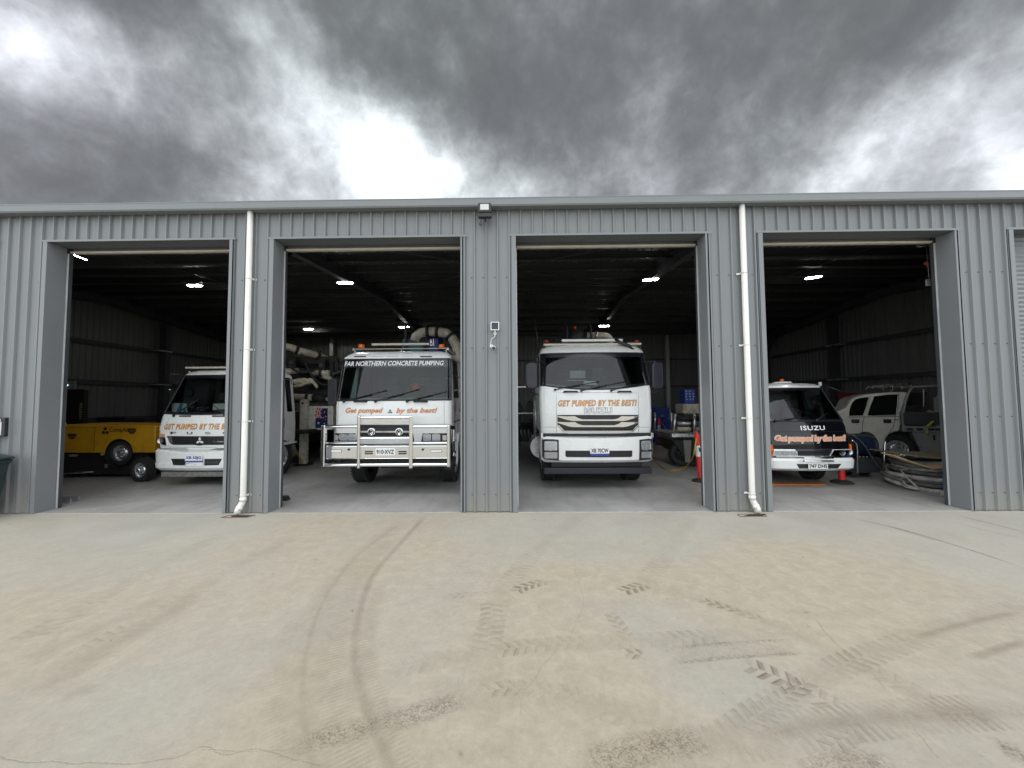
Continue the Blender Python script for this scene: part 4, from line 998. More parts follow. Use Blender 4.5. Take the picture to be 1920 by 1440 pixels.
    for sgn, z_ in ((-1, ((225, 968), (350, 978), (352, 1135), (245, 1128), (228, 1110))), (1, ((955, 978), (1058, 968), (1058, 1110), (1045, 1128), (955, 1135)))):
        pts = [Q(*p) for p in z_]; cx = (min(p[0] for p in pts)+max(p[0] for p in pts))/2; czh = Q(0, 1030)[1]
        h = headlamp(t, pts, bs, .012, [(cx+sgn*.0, czh, .082)])
        q = MB(); x0, x1 = min(p[0] for p in pts)+.042, max(p[0] for p in pts)-.03
        q.prism(rrect(x0, x1, Q(0, 1062)[1], Q(0, 990)[1], .03), -.030, -.024, surf=bs); q.build('lens', CLEAR, h); q = MB(); q.prism(rrect(x0+.003, x1-.003, Q(0, 1060)[1], Q(0, 992)[1], .028), -.0135, -.012, surf=bs); q.build('reflector_plate', LAMP, h)
        q = MB(); q.prism(rrect(x0, x1, Q(0, 1120)[1], Q(0, 1072)[1], .01), -.018, -.008, surf=bs); q.build('fog_lamp', pmat('smoky_lens', (.42, .43, .44), .15, .4), h)
    m = MB(); m.box(-1.06, 1.06, .02, .2, Q(0, 1232, .1)[1], Q(0, 1188, .1)[1]); m.box(-.9, .9, .2, .5, Q(0, 1180, .1)[1]-.1, bz0+.08); m.build('underrun_bar', pmat('blue_black_bar', (.012, .013, .022), .45), t, bevel=.01)
    # wipers, handles, mirrors
    for b_, e_ in ((Q(325, 604), Q(520, 566)), (Q(520, 612), Q(715, 570)), (Q(745, 612), Q(935, 562))): wiper(t, (b_[0], b_[1]+.005), (e_[0], e_[1]), sf, .75)
    for x0, x1 in ((388, 495), (795, 900)):
        p0, p1 = Q(x0, 618), Q(x1, 618); m = MB(); m.tube([(p0[0], sf(*p0)+.01, p0[1]-.01), (p0[0]+.02, sf(*p0)-.05, p0[1]+.005), (p1[0]-.02, sf(*p1)-.05, p1[1]+.005), (p1[0], sf(*p1)+.01, p1[1]-.01)], .016, 8); m.build('step_handle', BLACKP, t)
    MIR = pmat('mirror_back', (.022, .024, .035), .35)
    for sgn, zx0, zx1 in ((-1, 102, 190), (1, 1048, 1128)):
        p0, p1 = Q(zx0, 600, .15), Q(zx1, 395, .15); cx = (p0[0]+p1[0])/2; hw = abs(p1[0]-p0[0])/2; m = MB()
        pr = rrect(cx-hw, cx+hw, p0[1], p1[1], .09, 6); m.prism(pr, .10, .24); mm = m.build('mirror', MIR, t, bevel=.03, seg=3, smooth=40)
        m = MB(); zt_, zb_ = p1[1]-.02, p0[1]+.0; m.tube([(sgn*1.0, .32, zt_+.02), (cx, .2, zt_+.04), (cx, .18, zt_-.06)], .014, 8); m.build('mirror_arm', BLACKP, mm); m = MB()
        m.tube([(cx, .18, zb_+.05), (cx, .2, zb_-.05), (sgn*1.09, .3, zb_-.13), (sgn*1.09, .34, zb_-.22)], .014, 8); m.build('mirror_arm', BLACKP, mm)
    for sgn in (-1, 1):
        m = MB(); m.prism([(.05, 1.02), (.5, 1.0), (.62, .92), (.62, 1.12), (.05, 1.12)], min(sgn*1.07, sgn*1.12), max(sgn*1.07, sgn*1.12), 'yz'); m.build('side_marker', SATIN, t, bevel=.01)
    # roof furniture
    p = Q(235, 275, .55); q = Q(965, 253, .55); m = MB(); m.box(p[0], q[0], .50, .60, p[1], q[1]); rb = m.build('light_bar', CREAM, t, bevel=.008)
    m = MB()
    for x in (p[0]+.02, q[0]-.02): m.box(x-.015, x+.015, .52, .56, zt+.12, p[1]+.02)
    m.build('bar_foot', BLACKP, rb)
    p = Q(372, 245, .75); q = Q(826, 223, .75); m = MB(); m.box(p[0], q[0], .70, .80, p[1], q[1]); m.build('light_bar', WHITEP, t, bevel=.006)
    m = MB(); m.tube([(.52, .50, zt+.32), (.60, .45, zt+.24), (.78, .42, zt+.16), (.88, .45, zt+.06), (.93, .5, zt-.02)], .035, 10); m.build('air_hose', BLACKP, t)
    for zx in (255, 935):
        p = Q(zx, 248, .55); m = MB(); m.lathe([(.06, 0), (.055, .03), (.03, .045), (0, .047)], (p[0], .55, p[1]), 'z', 14); m.build('marker_lamp', pmat('dull_red_lens', (.25, .03, .02), .3), t)
    a, b = Q(207, 330, .5), Q(172, 85, .5); m = MB(); m.tube([(a[0], .5, a[1]), (b[0], .5, b[1])], .008, 6); m.build('aerial', BLACKP, t)
    # behind the cab: reel, delivery pipe, deck
    m = MB(); a, b = Q(400, 150, 3.2), Q(575, 235, 3.2); cz = (a[1]+b[1])/2-.1
    for x in (a[0], b[0]): m.lathe([(.42, -.02), (.42, .02)], (x, 3.2, cz), 'x', 28)
    m.lathe([(.25, a[0]), (.25, b[0])], (0, 3.2, cz), 'x', 24); m.build('hose_reel', pmat('reel_black', (.03, .03, .035), .5), t)
    m = MB(); p = Q(470, 138, 3.1); m.sphere((p[0], 3.1, p[1]), .05); m.build('warning_lamp', REDM, t)
    a = Q(560, 197, 3.0); b = Q(735, 197, 3.0); pipe(t, bend((a[0], 3.0, a[1]), (b[0], 3.0, b[1]), (b[0], 3.1, b[1]-.8), .2), .095, ())
    m = MB(); p = Q(632, 197, 3.0); coupling(m, (p[0], 3.0, p[1]), (1, 0, 0), .095, 0); m.build('pipe_clamp', SATIN, t)
    chassis(t, .5, 7.6, axles=(5.2, 6.4), wr=.50, front_x=.92, front_y=1.12, rear_x=.93, front_w=.29)
    m = MB(); m.box(-1.1, 1.1, 2.15, 7.6, 1.0, 1.10); m.box(-.9, .9, 2.4, 5.6, 1.10, 1.9); m.build('deck', CHASSIS, t, bevel=.02)
    m = MB(); m.tube([(-.98, 2.05, .62), (-.98, 3.1, .62)], .28, 20); m.build('fuel_tank', SATIN, t, smooth=40)
    m = MB()
    for z in (1.15, 1.5, 1.85): m.tube([(-1.12, 2.1, z), (-1.12, 2.9, z)], .02, 8)
    for y in (2.1, 2.9): m.tube([(-1.12, y, .7), (-1.12, y, 1.9)], .02, 8)
    m.build('side_ladder', SATIN, t)
truck_grille()

# ------------------------------------------------------------------ the truck with the polished bullbar (second bay)
def truck_bullbar():
    Yf = 1.35; X, L = frame_of(735.5, Yf); Q = lambda zx, zy, dy=0.0: L(520+zx/4, 580+zy/4, dy)
    t = thing('concrete_pump_truck', 'white truck with polished bullbar and white windscreen banner in the second bay', 'truck', (X, Yf, 0), 'white concrete pump trucks')
    zb = Q(860, 682)[1]; zt = Q(860, 372, .2)[1]; z0 = Q(860, 1010)[1]
    lv = [dict(z=z0, hw=1.13, yf=.02, rc=.07), dict(z=1.2, hw=1.155, yf=0, rc=.07), dict(z=zb-.10, hw=1.16, yf=0, rc=.08), dict(z=zb, hw=1.155, yf=.012, rc=.08), dict(z=zb+.045, hw=1.15, yf=.022, rc=.08), dict(z=zt-.17, hw=1.125, yf=.17, rc=.08),
          dict(z=zt, hw=1.115, yf=.205, rc=.08), dict(z=zt+.03, hw=1.11, yf=.21, rc=.08), dict(z=zt+.10, hw=1.06, yf=.25, rc=.11), dict(z=zt+.16, hw=1.0, yf=.34, rc=.14), dict(z=zt+.19, hw=.92, yf=.48, rc=.15)]
    shell(t, 'cab', lv, FX, [.24, .34, .95, 1.08], 1.85, SHELLP, windows=(('front', 3, 6, 0, 7), ('side', 4, 6, 10, 11)), frit=((3, 4, 0, 9), (5, 6, 0, 9)))
    sf = surf_of(lv, FX)
    lining(t, 1.08, .1, 1.8, 1.05, zb-.02, zt-.02, (-.15, .95, zb+.12, zt-.28)); seats(t, (-.42, .12, .62), 1.15, 1.35, zb+.34, .48); steering(t, (.6, .55, zb+.06))
    m = MB(); m.sphere((.22, .9, zb+.30), .10, sc=(1, .6, .9)); m.build('red_cap', REDM, t)
    m = MB(); m.prism([(-.98, zb+.04), (-.86, zb+.04), (-.80, zt-.1), (-.84, zt-.1)], .30, .34); m.build('pillar_trim', pmat('pale_teal_trim', (.30, .40, .38), .5), t)
    c = Q(870, 405, .18); w = Q(1258, 405, .18)[0]-Q(485, 400, .18)[0]
    text_mesh('windscreen_lettering', 'FAR NORTHERN CONCRETE PUMPING', INKWHITE, t, w*.965, .098, (c[0]+.008, 0, c[1]), shear=.18, surf=lambda x, z: sf(x, z)-.006, bold=.022)
    for s, x0, x1 in (('Get pumped', 508, 792), ('by the best!', 893, 1197)):
        a, b = Q(x0, 764), Q(x1, 764); text_mesh('front_lettering', s, FLAME2, t, b[0]-a[0], .125, ((a[0]+b[0])/2, 0, a[1]), shear=.3, surf=lambda x, z: sf(x, z)-.004, bold=.014, outline=(.022, INKGREY), spacing=1.03)
    # three diamond emblem
    cx, cz = Q(846, 768); m = MB(); R = .05
    for a in (90, 210, 330):
        u = Vector((math.cos(math.radians(a)), math.sin(math.radians(a)))); v = Vector((-u.y, u.x))
        pts = [Vector((cx, cz)), Vector((cx, cz))+u*R*.5+v*R*.30, Vector((cx, cz))+u*R, Vector((cx, cz))+u*R*.5-v*R*.30]
        m.prism([(p.x, p.y) for p in pts], -.012, 0, surf=sf)
    m.build('emblem', INKBLACK, t)
    seam(t, [[Q(452, 690), Q(446, 860)], [Q(1248, 690), Q(1250, 860)], [Q(440, 862), Q(612, 862)], [Q(1020, 862), Q(1290, 862)]], sf, .003)
    m = MB()
    for x0, x1, zy in ((582, 668, 355), (1075, 1162, 356)): m.prism([Q(x0, zy-4, .27), Q(x1, zy-4, .27), Q(x1, zy+4, .27), Q(x0, zy+4, .27)], -.01, .02, surf=sf)
    m.build('roof_vent', BLACKP, t)
    m = MB()
    for x0 in (722, 836, 948):
        p, q = Q(x0, 357, .3), Q(x0+72, 336, .3)
        for a, b in (((p[0], p[1]), (q[0], p[1])), ((q[0], p[1]), (q[0], q[1])), ((q[0], q[1]), (p[0], q[1])), ((p[0], q[1]), (p[0], p[1]))): m.tube([(a[0], sf(*a), a[1]), (b[0], sf(*b), b[1])], .003, 5)
    m.build('roof_plate', INKGREY, t)
    # grille and lights
    m = MB(); m.prism([Q(635, 865), Q(995, 865), Q(995, 955), Q(635, 955)], -.008, .03, surf=sf); g = m.build('grille', BLACKP, t)
    for zy in (882, 916, 938):
        q = MB(); q.prism([Q(640, zy-4), Q(990, zy-4), Q(990, zy+(8 if zy == 916 else 2)), Q(640, zy+(8 if zy == 916 else 2))], -.02, -.008, surf=sf); q.build('grille_bar', SATIN if zy == 916 else CHASSIS, g)
    m = MB(); m.prism([Q(412, 925), Q(608, 925), Q(608, 1000), Q(412, 1000)], -.004, .02, surf=sf); m.prism([Q(1040, 925), Q(1295, 925), Q(1295, 1000), Q(1040, 1000)], -.004, .02, surf=sf); m.build('lamp_surround', WPAINT, t)
    for x0, x1 in ((415, 596), (1078, 1272)):
        pts = [Q(x0, 992), Q(x1, 992), Q(x1-(12 if x0 < 800 else 0), 930), Q(x0+(0 if x0 < 800 else 12), 930)]; a = x0+45 if x0 < 800 else x0+10
        h = headlamp(t, pts, sf, .014, [(Q(a+34, 0)[0], Q(0, 961)[1], .062), (Q(a+102, 0)[0], Q(0, 961)[1], .062)])
        q = MB(); q.prism([Q(a+6, 986), Q(a+64, 986), Q(a+64, 938), Q(a+6, 938)], -.03, -.02, surf=sf); q.prism([Q(a+72, 986), Q(a+132, 986), Q(a+132, 938), Q(a+72, 938)], -.036, -.03, surf=sf); q.build('lens', CLEAR, h); q = MB(); q.prism([Q(a+6, 986), Q(a+64, 986), Q(a+64, 938), Q(a+6, 938)], -.0155, -.014, surf=sf); q.prism([Q(a+72, 986), Q(a+132, 986), Q(a+132, 938), Q(a+72, 938)], -.0155, -.014, surf=sf); q.build('reflector_plate', LAMP, h)
        xx = x0+4 if x0 < 800 else x1-34; q = MB(); q.prism([Q(xx, 984), Q(xx+30, 984), Q(xx+30, 945), Q(xx, 945)], -.022, -.012, surf=sf); q.build('indicator', pmat('pale_lens', (.62, .6, .55), .15), h)
    m = MB(); m.prism([Q(420, 1012), Q(1290, 1012), Q(1290, 1170), Q(420, 1170)], .04, .4); m.build('front_panel', CHASSIS, t)
    # bullbar
    D = -.30; bz = lambda zx, zy: Q(zx, zy, D)
    bb = MB(); p, q = bz(370, 1118), bz(1290, 1020)
    bb.prism([(D-.03, p[1]), (D, p[1]-.02), (D+.03, p[1]), (D+.03, q[1]), (D, q[1]+.02), (D-.03, q[1])], p[0], q[0], 'yz'); bar = bb.build('bullbar', CHROME, t, bevel=.01)
    def post(zx, zt_, zb_, w, dep=.10):
        a, b = bz(zx-w/2, zb_), bz(zx+w/2, zt_); k = MB(); k.box(a[0], b[0], D-.075, D+dep-.05, a[1], b[1]); k.build('bar_post', CHROME, bar, bevel=.018, seg=3)
    post(620, 795, 1190, 30); post(1008, 795, 1190, 30)
    def rail(a, b, zy, r, y=D-.01):
        p, q = bz(a, zy), bz(b, zy); k = MB(); k.tube([(p[0], y, p[1]), (q[0], y, p[1])], r, 16); k.build('bar_tube', CHROME, bar, smooth=50)
    rail(630, 1000, 812, .030); rail(630, 1000, 968, .030); rail(360, 612, 880, .030); rail(1020, 1290, 880, .030); rail(345, 1300, 1168, .034); rail(370, 610, 1005, .018, D+.02); rail(1020, 1290, 1005, .018, D+.02)
    p, q = bz(637, 852), bz(992, 826); k = MB(); k.box(p[0], q[0], D+.01, D+.03, p[1], q[1]); k.build('top_plate', CHROME, bar)
    for zx, s in ((352, -1), (1288, 1)):
        a, b, c_ = bz(zx, 878), bz(zx-s*4, 1120), bz(zx, 1170); k = MB(); k.box(a[0]-.036, a[0]+.036, D-.05, D+.05, c_[1]-.03, a[1]+.03); k.build('bar_post', CHROME, bar, bevel=.02, seg=3)
        k = MB(); k.prism([(D, a[1]+.02), (D+.5, a[1]-.03), (D+.5, c_[1]+.02), (D, c_[1]-.02), (D, b[1]-.03), (D+.42, b[1]), (D+.42, a[1]-.09), (D, a[1]-.05)], a[0]-.01+s*.02, a[0]+.01+s*.02, 'yz'); k.build('side_wing', CHROME, bar)
    for x0, x1 in ((660, 722), (912, 974)):
        k = MB()
        for zy in (1066, 1081): a, b = bz(x0, zy+5), bz(x1, zy-6); k.prism(rrect(a[0], b[0], a[1], b[1], .012), D-.034, D-.03)
        k.build('bar_slot', BLACKP, bar)
    for x0, x1 in ((413, 487), (1157, 1235)):
        a, b = bz(x0, 1070), bz(x1, 1053); k = MB(); k.prism(rrect(a[0]-.006, b[0]+.006, a[1]-.006, b[1]+.006, .006), D-.034, D-.03, mi=1); k.prism(rrect(a[0], b[0], a[1], b[1], .006), D-.040, D-.032); k.build('bar_marker', [WHITEP, BLACKP], bar)
    for zx in (542, 1094):
        a = bz(zx, 1050); k = MB(); k.lathe([(.022, -.034), (.022, -.029), (0, -.029)], (a[0], D, a[1]), 'y', 12); k.tube([(a[0]-.03, D-.035, a[1]-.01), (a[0]+.03, D-.035, a[1]+.015)], .006, 6); k.build('tow_eye', BLACKP, bar)
    for zx in (712, 919):
        a = bz(zx, 917); h = MB(); h.lathe([(.066, .02), (.07, -.03), (.066, -.042), (.058, -.044)], (a[0], D-.02, a[1]), 'y', 22, cap=False); h.lathe([(.06, .0), (.02, .03), (0, .03)], (a[0], D-.02, a[1]), 'y', 22, cap=False)
        ho = h.build('driving_lamp', CHROME, bar, smooth=40); k = MB(); k.lathe([(.062, -.038), (.05, -.048), (0, -.052)], (a[0], D-.02, a[1]), 'y', 22, cap=False); k.build('lens', CLEAR, ho)
        k = MB(); k.lathe([(.018, -.056), (.018, -.06), (0, -.06)], (a[0], D-.02, a[1]), 'y', 12)
        for aa in (0, 60, 120): k.obox((a[0], D-.073, a[1]), (.10, .004, .008), (0, math.radians(aa), 0))
        k.build('lamp_cross', INKBLACK, ho)
    c = bz(816, 1067); pl = plate(t, c, .37, .13, '910·XVZ', D-.034)
    k = MB(); p, q = bz(450, 1150), bz(470, 1105)
    for zx in (460, 1250): a = bz(zx, 1135); k.box(a[0]-.02, a[0]+.02, D+.03, .1, a[1]-.03, a[1]+.05)
    k.build('bar_stay', CHASSIS, bar)
    # wipers
    for b_, e_ in ((Q(498, 692), Q(700, 640)), (Q(738, 692), Q(945, 634)), (Q(975, 692), Q(1160, 646))): wiper(t, (b_[0], b_[1]), (e_[0], e_[1]+.005), sf, .62)
    for x0, x1 in ((572, 670), (1022, 1125)):
        p0, p1 = Q(x0, 692), Q(x1, 692); m = MB(); m.tube([(p0[0], sf(*p0)+.01, p0[1]), (p0[0]+.02, sf(*p0)-.045, p0[1]), (p1[0]-.02, sf(*p1)-.045, p1[1]), (p1[0], sf(*p1)+.01, p1[1])], .016, 8); m.build('step_handle', BLACKP, t)
    # roof rack
    p, q = Q(565, 302, .55), Q(1285, 291, .55); m = MB(); m.box(p[0], q[0], .52, .58, p[1], q[1]); rk = m.build('roof_rack', CREAM, t, bevel=.006)
    m = MB()
    for x in (p[0]+.05, 0, q[0]-.05): m.tube([(x, .55, zt+.15), (x, .55, p[1])], .014, 8)
    for x in (p[0]+.02, q[0]-.02): m.box(x-.02, x+.02, .55, 1.5, p[1]-.02, p[1]+.02)
    m.build('rack_foot', SATIN, rk)
    p, q = Q(712, 272, .75), Q(1142, 254, .75); m = MB(); m.box(p[0], q[0], .7, .8, p[1], q[1]); m.build('light_bar', CREAM, t, bevel=.006)
    for zx in (630, 1233):
        p = Q(zx, 289, .62); m = MB(); m.lathe([(.062, 0), (.06, .06), (.05, .075), (0, .078)], (p[0], .62, p[1]), 'z', 18); m.build('beacon', ORANGE, t, smooth=40)
    # mirrors on the driver side
    m = MB(); m.prism(rrect(1.28, 1.50, 1.52, 2.0, .06), .30, .42); mm = m.build('mirror', BLACKP, t, bevel=.02)
    m = MB(); m.tube([(1.1, .3, 2.35), (1.38, .33, 2.2), (1.39, .36, 2.0)], .014, 8); m.build('mirror_arm', BLACKP, mm); m = MB(); m.tube([(1.39, .36, 1.55), (1.36, .33, 1.42), (1.15, .3, 1.35)], .014, 8); m.build('mirror_arm', BLACKP, mm)
    m = MB(); m.prism(rrect(-1.45, -1.26, 1.7, 2.25, .06), .30, .42); mm = m.build('mirror', BLACKP, t, bevel=.02)
    m = MB(); m.tube([(-1.08, .3, 2.45), (-1.35, .33, 2.35), (-1.36, .36, 2.2)], .014, 8); m.build('mirror_arm', BLACKP, mm)
    # door outline on the driver side
    m = MB()
    for ln in ([(1.166, .42, .95), (1.166, .40, 1.75)], [(1.166, 1.25, .95), (1.166, 1.25, 1.75)], [(1.166, .42, .95), (1.166, 1.25, .95)]): m.tube(ln, .004, 5)
    m.box(1.158, 1.175, 1.05, 1.2, 1.55, 1.60); m.build('door_gap', CHASSIS, t)
    m = MB(); m.prism([(.55, .45), (.62, .85), (.85, 1.08), (1.35, 1.08), (1.6, .85), (1.66, .45), (1.56, .45), (1.5, .8), (1.3, .98), (.9, .98), (.72, .8), (.66, .45)], 1.06, 1.19, 'yz'); m.build('wheel_arch', WPAINT, t, bevel=.012)
    m = MB(); m.box(1.0, 1.16, .12, .55, .42, .62); m.box(1.0, 1.17, .2, .5, .70, .74); m.build('step', CHASSIS, t)
    # pump pipework behind the cab
    P3 = lambda zx, zy, dy: (Q(zx, zy, dy)[0], dy, Q(zx, zy, dy)[1])
    path = [P3(1030, 240, 3.0), P3(1042, 205, 3.0), P3(1075, 178, 3.0), P3(1130, 168, 3.0), P3(1200, 168, 3.0), P3(1270, 180, 3.0), P3(1305, 205, 3.0), P3(1345, 275, 2.9), P3(1365, 420, 2.7)]
    pipe(t, path, .135, (3, 4, 6)); 
    m = MB(); a, b = P3(950, 330, 3.3), P3(1110, 225, 3.3); m.box(a[0], b[0], 3.15, 3.9, a[2]-.6, b[2]); m.build('hopper_top', TEAL, t, bevel=.02)
    m = MB(); a, b = P3(1125, 330, 3.4), P3(1218, 190, 3.4); m.box(a[0], b[0], 3.2, 3.9, a[2]-.6, b[2]); bb_ = m.build('boom_block', BLUEM, t, bevel=.03)
    text_mesh('block_lettering', 'B1', SATIN, bb_, .12, .2, ((a[0]+b[0])/2, 3.195, b[2]-.25), shear=-.2)
    m = MB()
    for zx in (965, 1105, 1118):
        a = P3(zx, 240, 3.1); m.box(a[0]-.03, a[0]+.03, 3.05, 3.12, a[2]-.5, P3(zx, 110, 3.1)[2])
    m.build('boom_plate', CHASSIS, t)
    chassis(t, .5, 7.8, axles=(5.4, 6.6), wr=.50, front_x=.95, front_y=1.10, rear_x=.93, front_w=.30)
    m = MB(); m.box(-1.12, 1.12, 2.0, 7.8, 1.0, 1.10); m.box(-.9, .9, 2.6, 6.5, 1.10, 2.1); m.build('deck', CHASSIS, t, bevel=.02)
truck_bullbar()

# ------------------------------------------------------------------ the crew truck behind the left downpipe (first bay)
def truck_crew():
    Yf = 1.9; X, L = frame_of(373, Yf); Q = lambda zx, zy, dy=0.0: L(270+zx/5.143, 640+zy/5.143, dy)
    t = thing('concrete_pump_truck', 'white crew cab truck half hidden behind the left downpipe pier', 'truck', (X, Yf, 0), 'white concrete pump trucks')
    zb = Q(500, 708)[1]; zt = Q(500, 325, .34)[1]; z0 = Q(500, 1050)[1]
    lv = [dict(z=z0, hw=.955, yf=.05, rc=.08, bu=.04), dict(z=z0+.1, hw=.965, yf=.03, rc=.08, bu=.04), dict(z=1.25, hw=.965, yf=.0, rc=.09, bu=.05), dict(z=zb-.06, hw=.955, yf=.02, rc=.12, bu=.06, zc=.02), dict(z=zb, hw=.95, yf=.05, rc=.12, bu=.06, zc=.025), dict(z=zb+.05, hw=.945, yf=.07, rc=.12, bu=.06, zc=.02),
          dict(z=zt-.06, hw=.87, yf=.40, rc=.13, bu=.07), dict(z=zt, hw=.86, yf=.425, rc=.13, bu=.07), dict(z=zt+.03, hw=.855, yf=.44, rc=.13, bu=.07), dict(z=zt+.08, hw=.83, yf=.50, rc=.15, bu=.07), dict(z=zt+.13, hw=.77, yf=.64, rc=.16, bu=.06), dict(z=zt+.145, hw=.68, yf=.8, rc=.16, bu=.05)]
    shell(t, 'cab', lv, FX, [.48, .60, 1.30, 1.40, 1.52, 1.72], 1.85, SHELLP, windows=(('front', 4, 7, 0, 6), ('side', 4, 7, 10, 11), ('side', 4, 7, 13, 14)), frit=((4, 5, 0, 9), (6, 7, 0, 9)))
    sf = surf_of(lv, FX)
    lining(t, .88, .15, 1.8, .95, zb-.02, zt-.02); seats(t, (-.45, .1, .5), 1.2, 1.2, zb+.28, .46); steering(t, (.42, .6, zb+.07))
    # cards on the dashboard
    m = MB(); m.prism([Q(228, 690, .2), Q(380, 690, .2), Q(385, 600, .24), Q(240, 592, .24)], .30, .305); m.prism([Q(610, 665, .2), Q(770, 650, .2), Q(778, 600, .26), Q(640, 602, .26)], .34, .345); m.build('dash_paper', PAPER, t)
    m = MB(); m.prism([Q(268, 690, .2), Q(320, 690, .2), Q(355, 600, .24), Q(330, 598, .24)], .292, .297); m.prism([Q(330, 690, .2), Q(372, 690, .2), Q(376, 640, .24)], .292, .297); m.build('dash_card', PAPERBLUE, t)
    m = MB()
    for k in range(9):
        p = Q(400+k*24, 660-(k % 3)*14, .3); m.sphere((p[0], .36+(k % 2)*.05, p[1]-.02), .045, sc=(1.2, .8, .7))
    m.build('dash_clutter', pmat('blue_black_clutter', (.03, .04, .07), .5), t)
    seam(t, [[Q(215, 712), Q(215, 770), Q(180, 790)], [Q(205, 1010), Q(222, 1024), Q(700, 1024)]], sf, .003)
    a = Q(172, 824); w = 1.16*2*.53; c0 = Q(172, 824)[0]
    text_mesh('front_lettering', 'GET PUMPED BY THE BEST!', FLAME, t, 1.56, .112, (c0+.80, 0, a[1]), shear=.25, surf=lambda x, z: sf(x, z)-.004, bold=.006, outline=(.036, INKBLACK), spacing=1.12)
    for ch, zx in (('F', 272), ('U', 438), ('S', 612), ('O', 780)):
        c = Q(zx, 885); text_mesh('maker_letter', ch, SATIN if ch in 'S' else INKBLACK, t, .125, .05, (c[0], 0, c[1]), surf=lambda x, z: sf(x, z)-.005, bold=.02)
    # grille
    pts = [(203, 915), (870, 915), (838, 985), (815, 1000), (560, 1000), (545, 1006), (505, 1006), (490, 1000), (262, 1000), (232, 985)]
    m = MB(); m.prism([Q(*p) for p in pts], -.006, .04, surf=sf); g = m.build('grille', BLACKP, t)
    q = MB()
    for zy in (935, 955, 978): q.prism([Q(270, zy-3), Q(805, zy-3), Q(805, zy+2), Q(270, zy+2)], -.014, -.005, surf=sf)
    q.build('grille_slat', CHASSIS, g)
    q = MB(); q.prism([Q(208, 920), Q(248, 920), Q(262, 985), Q(240, 985)], -.012, -.004, surf=sf); q.prism([Q(865, 920), Q(825, 920), Q(811, 985), Q(833, 985)], -.012, -.004, surf=sf); q.build('grille_end', SATIN, g)
    cx, cz = Q(537, 962); q = MB()
    for a in (90, 210, 330):
        u = Vector((math.cos(math.radians(a)), math.sin(math.radians(a)))); v = Vector((-u.y, u.x)); R = .085; o_ = Vector((cx, cz))
        q.prism([(p.x, p.y) for p in (o_, o_+u*R*.5+v*R*.29, o_+u*R, o_+u*R*.5-v*R*.29)], -.026, -.006, surf=sf)
    q.build('emblem', WHITEP, g)
    c = Q(712, 969); text_mesh('grille_badge', 'Fighter', CHROME, g, .24, .045, (c[0], 0, c[1]), shear=.3, surf=lambda x, z: sf(x, z)-.010)
    # lights
    for s in (-1, 1):
        f = lambda zx: zx+34 if s < 0 else 2*535-zx-34
        pts = [Q(f(97), 893), Q(f(152), 893), Q(f(165), 1008), Q(f(125), 1004), Q(f(98), 985)]
        h = headlamp(t, pts, sf, .014, [(Q(f(133), 0)[0], Q(0, 966)[1], .05)], bezel=SATIN)
        q = MB(); q.prism([Q(f(98), 925), Q(f(152), 925), Q(f(152), 893), Q(f(98), 893)], -.022, -.012, surf=sf); q.build('indicator', pmat('amber_clear_lens', (.62, .30, .16), .2), h)
        q = MB(); q.prism([Q(f(102), 935), Q(f(155), 935), Q(f(162), 1000), Q(f(104), 985)], -.03, -.02, surf=sf); q.build('lens', CLEAR, h)
    m = MB(); m.box(-.9, .9, .05, .25, Q(500, 1068)[1], Q(500, 1036)[1]); m.build('bumper_gap', CHASSIS, t)
    b0, b1 = Q(500, 1248)[1], Q(500, 1066)[1]
    bl = [dict(z=b0, hw=.96, yf=.02, rc=.1, bu=.06), dict(z=b0+.06, hw=1.01, yf=-.05, rc=.13, bu=.06), dict(z=b0+.16, hw=1.022, yf=-.06, rc=.14, bu=.06), dict(z=b0+.165, hw=1.015, yf=-.05, rc=.14, bu=.06), dict(z=b1-.03, hw=1.022, yf=-.06, rc=.14, bu=.06, zc=.05), dict(z=b1, hw=1.0, yf=-.03, rc=.13, bu=.06, zc=.055)]
    bs = surf_of(bl, FX); shell(t, 'bumper', bl, FX, [.35, .45], .6, WPAINT)
    m = MB(); m.prism([Q(*p) for p in ((275, 1130), (428, 1130), (428, 1193), (300, 1190))], -.006, .03, surf=bs); m.prism([Q(*p) for p in ((603, 1130), (762, 1130), (735, 1190), (603, 1193))], -.006, .03, surf=bs); m.build('bumper_slot', BLACKP, t)
    plate(t, Q(510, 1120), .365, .115, 'XB 50JG', -.078, INKBLUE); 
    m = MB(); m.prism([Q(422, 1146), Q(597, 1146), Q(597, 1158), Q(422, 1158)], -.090, -.087); m.build('plate_strip', INKBLUE, t)
    m = MB(); m.prism([Q(430, 1158), Q(592, 1158), Q(592, 1198), Q(430, 1198)], -.075, -.06); m.tube([(Q(455, 0)[0], -.078, Q(0, 1185)[1]), (Q(510, 0)[0], -.08, Q(0, 1166)[1]), (Q(570, 0)[0], -.078, Q(0, 1185)[1])], .006, 6, mi=1); m.build('plate_holder', [WHITEP, SATIN], t)
    m = MB(); m.box(-.88, .95, .08, .22, Q(500, 1305, .1)[1], Q(500, 1256, .1)[1]); m.build('underrun_bar', pmat('dusty_bar', (.20, .20, .19), .7, 0, .3, 12, dirt=(.03, .03, .03), dirt_amt=.7, dirt_scale=10), t, bevel=.012)
    # wipers and mirrors
    for b_, e_ in ((Q(270, 718), Q(385, 620)), (Q(770, 715), Q(690, 660))): wiper(t, b_, e_, sf, .42)
    for x0, x1 in ((325, 440), (650, 765)):
        p0, p1 = Q(x0, 722), Q(x1, 722); m = MB(); m.tube([(p0[0], sf(*p0)-.012, p0[1]), (p1[0], sf(*p1)-.012, p1[1])], .016, 8); m.build('step_handle', BLACKP, t)
